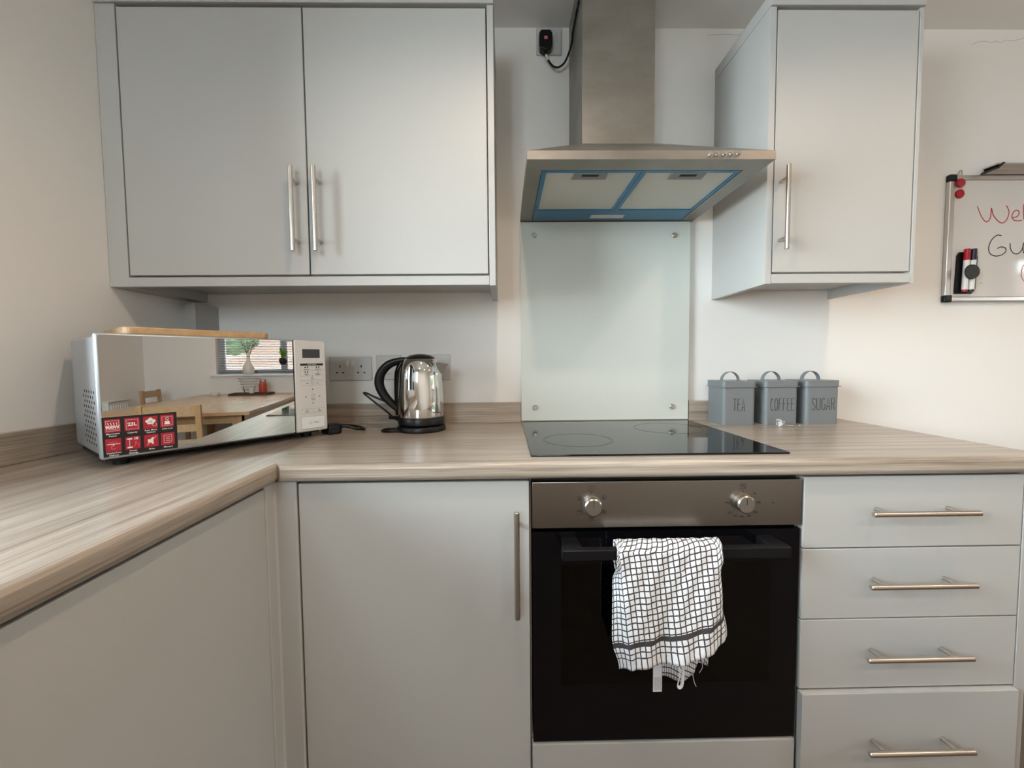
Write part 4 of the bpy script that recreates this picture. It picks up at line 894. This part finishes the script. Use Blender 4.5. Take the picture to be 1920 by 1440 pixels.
# things on the table
tag(MB().box(3.84, 4.10, -1.94, -1.50, TZ, TZ+0.022, 0.004).build('serving_tray', 'twig'), 'dark wooden tray on the dining table under the candle jar', 'tray')
cj = thing('candle_jar', (3.97, -1.60, TZ+0.022), 'red candle in a glass jar with a pale lid on the tray', 'candle')
MB().lathe([(0, 0.002), (0.042, 0.002), (0.044, 0.010), (0.044, 0.115), (0.030, 0.130)], (3.97, -1.60, TZ+0.022), 32).build('jar', 'candle_red', cj)
MB().lathe([(0, 0.128), (0.033, 0.128), (0.034, 0.150), (0.030, 0.160), (0, 0.162)], (3.97, -1.60, TZ+0.022), 32).build('lid', 'jar_glass', cj)
wr = thing('wire_fruit_basket', (3.97, -1.75, TZ+0.022), 'open chrome wire fruit basket on the tray', 'basket')
for k in range(6):
    rr2 = 0.060+0.013*k; zz = TZ+0.026+0.034*k
    MB().tube([(3.97+rr2*0.7*math.cos(q*PI/12), -1.755+rr2*math.sin(q*PI/12), zz) for q in range(25)], 0.0022, 6, 1).build('wire_hoop', 'wire', wr)
for a in range(4): MB().tube([(3.97+0.042*math.cos(a*PI/2+.5), -1.755+0.060*math.sin(a*PI/2+.5), TZ+0.023), (3.97+0.088*math.cos(a*PI/2+.5), -1.755+0.127*math.sin(a*PI/2+.5), TZ+0.205)], 0.0035, 6, 1).build('wire_upright', 'wire', wr)
tag(MB().lathe([(0, 0.0), (0.028, 0.0), (0.030, 0.003), (0.033, 0.065), (0.030, 0.065), (0.027, 0.006), (0, 0.006)], (3.88, -1.70, TZ+0.022), 28).build('tealight_glass', 'ceramic'), 'small pale tealight glass on the tray by the basket', 'tealight')
tag(MB().lathe([(0, 0), (0.045, 0), (0.052, 0.012), (0.050, 0.030), (0.040, 0.036), (0, 0.037)], (3.95, -2.11, TZ), 28).build('lidded_dish', 'ceramic'), 'low white lidded dish on the dining table by the wall', 'dish')
# window sill: vase with branches, hanging plant, blind
vs_ = thing('branch_vase', (4.15, -1.80, WIN_R[2]), 'white ceramic vase of bare twigs on the window sill', 'vase')
MB().lathe([(0, 0.0), (0.055, 0.0), (0.064, 0.02), (0.066, 0.06), (0.060, 0.095), (0.038, 0.135), (0.022, 0.165), (0.019, 0.20), (0.022, 0.215), (0.017, 0.215), (0.014, 0.19), (0, 0.19)], (4.15, -1.80, WIN_R[2]), 40).build('vase_body', 'ceramic', vs_)
rnd = random.Random(11)
for k in range(7):
    a = rnd.uniform(-1, 1)*0.17; b = rnd.uniform(-.05, .02); h = rnd.uniform(.32, .50); P0 = Vector((4.15, -1.80, WIN_R[2]+0.17))
    P3 = P0+Vector((b, a, h)); P1 = P0+Vector((b*.2, a*.25, h*.35)); P2 = P0+Vector((b*.6, a*.65, h*.7))
    br = MB().tube([P0, P1, P2, P3], 0.0025, 6, 4, rads=[.003, .0028, .0022, .001]).build('branch', 'twig', vs_)
    for q in range(5):
        s0 = P1.lerp(P3, q/5); e0 = s0+Vector((rnd.uniform(-.02, .02), rnd.uniform(-.05, .05), rnd.uniform(.02, .06)))
        MB().tube([s0, e0], 0.0014, 5, 1).build('twig', 'twig', br)
        MB().ball(e0, 0.009, (.5, 1, .7), 8, 6).build('bud', 'leaf' if q % 2 else 'twig', br)
hpot = thing('hanging_plant', (4.10, -1.395, 1.10), 'green fern in a round black pot hanging before the window', 'plant')
MB().lathe([(0, -0.050), (0.020, -0.046), (0.040, -0.030), (0.049, 0.0), (0.042, 0.028), (0.030, 0.040), (0, 0.036)], (4.10, -1.395, 1.158), 28).build('pot', 'black_matt', hpot)
for k in range(46):
    a = k*2.4; sp_ = 0.015+0.055*((k*7) % 11)/11; h = 0.10+0.11*((k*5) % 7)/7; base = Vector((4.10, -1.395, 1.190))
    d_ = Vector((math.cos(a)*sp_, math.sin(a)*sp_, 0)); w_ = Vector((-math.sin(a), math.cos(a), 0))*0.006
    m = MB(); pts = [base+d_*t*(1+.3*t)+Vector((0, 0, h*(t-.28*t*t))) for t in (0, .35, .7, 1)]
    co = []
    for t, p in zip((.6, 1, .8, .1), pts): co += [p+w_*t, p-w_*t]
    m._new(co, [(0, 1, 3, 2), (2, 3, 5, 4), (4, 5, 7, 6)]); m.build('frond', 'leaf', hpot, normals=False)
for a in range(3): MB().tube([(4.10+0.04*math.cos(a*2.09), -1.395+0.04*math.sin(a*2.09), 1.19), (4.10, -1.395, 1.62), (4.10, -1.395, ZC)], 0.0009, 5, 1).build('hanging_cord', 'twig', hpot)
bl = thing('venetian_blind', (XR+0.10, -1.385, WIN_R[2]), 'grey venetian blind with open slats in the dining window', 'blind')
by0, by1, bz0, bz1 = WIN_R[0]+0.012, WIN_R[1]-0.012, WIN_R[2]+0.004, WIN_R[3]-0.005
MB().box(XR+0.085, XR+0.120, by0, by1, bz1-0.030, bz1).build('head_rail', 'blind', bl); MB().box(XR+0.090, XR+0.114, by0, by1, bz0, bz0+0.014).build('bottom_rail', 'blind', bl)
sl = MB(); sl._new([(-0.0125, by0-(-1.385), 0.0022), (-0.0125, by1+1.385, 0.0022), (0, by1+1.385, 0.0042), (0, by0+1.385, 0.0042), (0.0125, by1+1.385, 0.0030), (0.0125, by0+1.385, 0.0030)], [(0, 1, 2, 3), (3, 2, 4, 5)])
first = sl.build('slat', 'blind', bl, True, normals=False); ns = 44
for k in range(ns):
    o = first if k == 0 else first.copy()
    if k: COL.objects.link(o)
    o.parent = bl; o.location = (0.002, 0, 0.022+k*(bz1-bz0-0.055)/(ns-1)); o.rotation_euler = (0, R(-22), 0)
for yy in (by0+0.22, -1.385, by1-0.22): MB().tube([(XR+0.088, yy, bz0), (XR+0.088, yy, bz1)], 0.0010, 5, 1).build('ladder_cord', 'blind', bl)
# radiator
rd = thing('radiator', (3.52, YF+0.05, 0.12), 'white ribbed panel radiator on the wall behind the dining table', 'radiator')
MB().box(3.34, 3.70, YF+0.030, YF+0.085, 0.14, 0.745, 0.006).build('panel', 'radiator', rd)
for k in range(8): MB().box(3.372+k*0.0395, 3.395+k*0.0395, YF+0.083, YF+0.093, 0.18, 0.71, 0.004).build('rib', 'radiator', rd)
MB().box(3.335, 3.705, YF+0.028, YF+0.097, 0.745, 0.757, 0.003).build('top_grille', 'radiator', rd)
for xx in (3.42, 3.62): MB().box(xx-0.015, xx+0.015, YF+0.0145, YF+0.032, 0.20, 0.70).build('bracket', 'radiator', rd)

# ------------------------------------------------------------------ outside the windows
struct(MB().box(-9, 14, -12, 9, -0.35, -0.25).build('ground_garden', 'paving'))
gw = tag(MB().box(7.4, 7.6, -10, 7, -0.25, 2.35).build('garden_wall', 'brick'), 'red brick garden wall beyond the dining window', 'wall', kind='structure')
rnd = random.Random(5)
for i, (x, y, z, s_) in enumerate(((6.7, -2.75, 1.75, 0.45), (6.7, -1.80, 1.95, 0.40))):
    m = MB(); bmesh.ops.create_icosphere(m.bm, subdivisions=4, radius=s_)
    for v in m.bm.verts: v.co *= 1+rnd.uniform(-.09, .09)
    m.bm.transform(Matrix.Translation((x, y, z)))
    tag(m.build('garden_bush', 'hedge'), ['lower round green bush against the brick garden wall', 'taller round green bush against the brick garden wall'][i], 'bush', 'bushes by the garden wall')
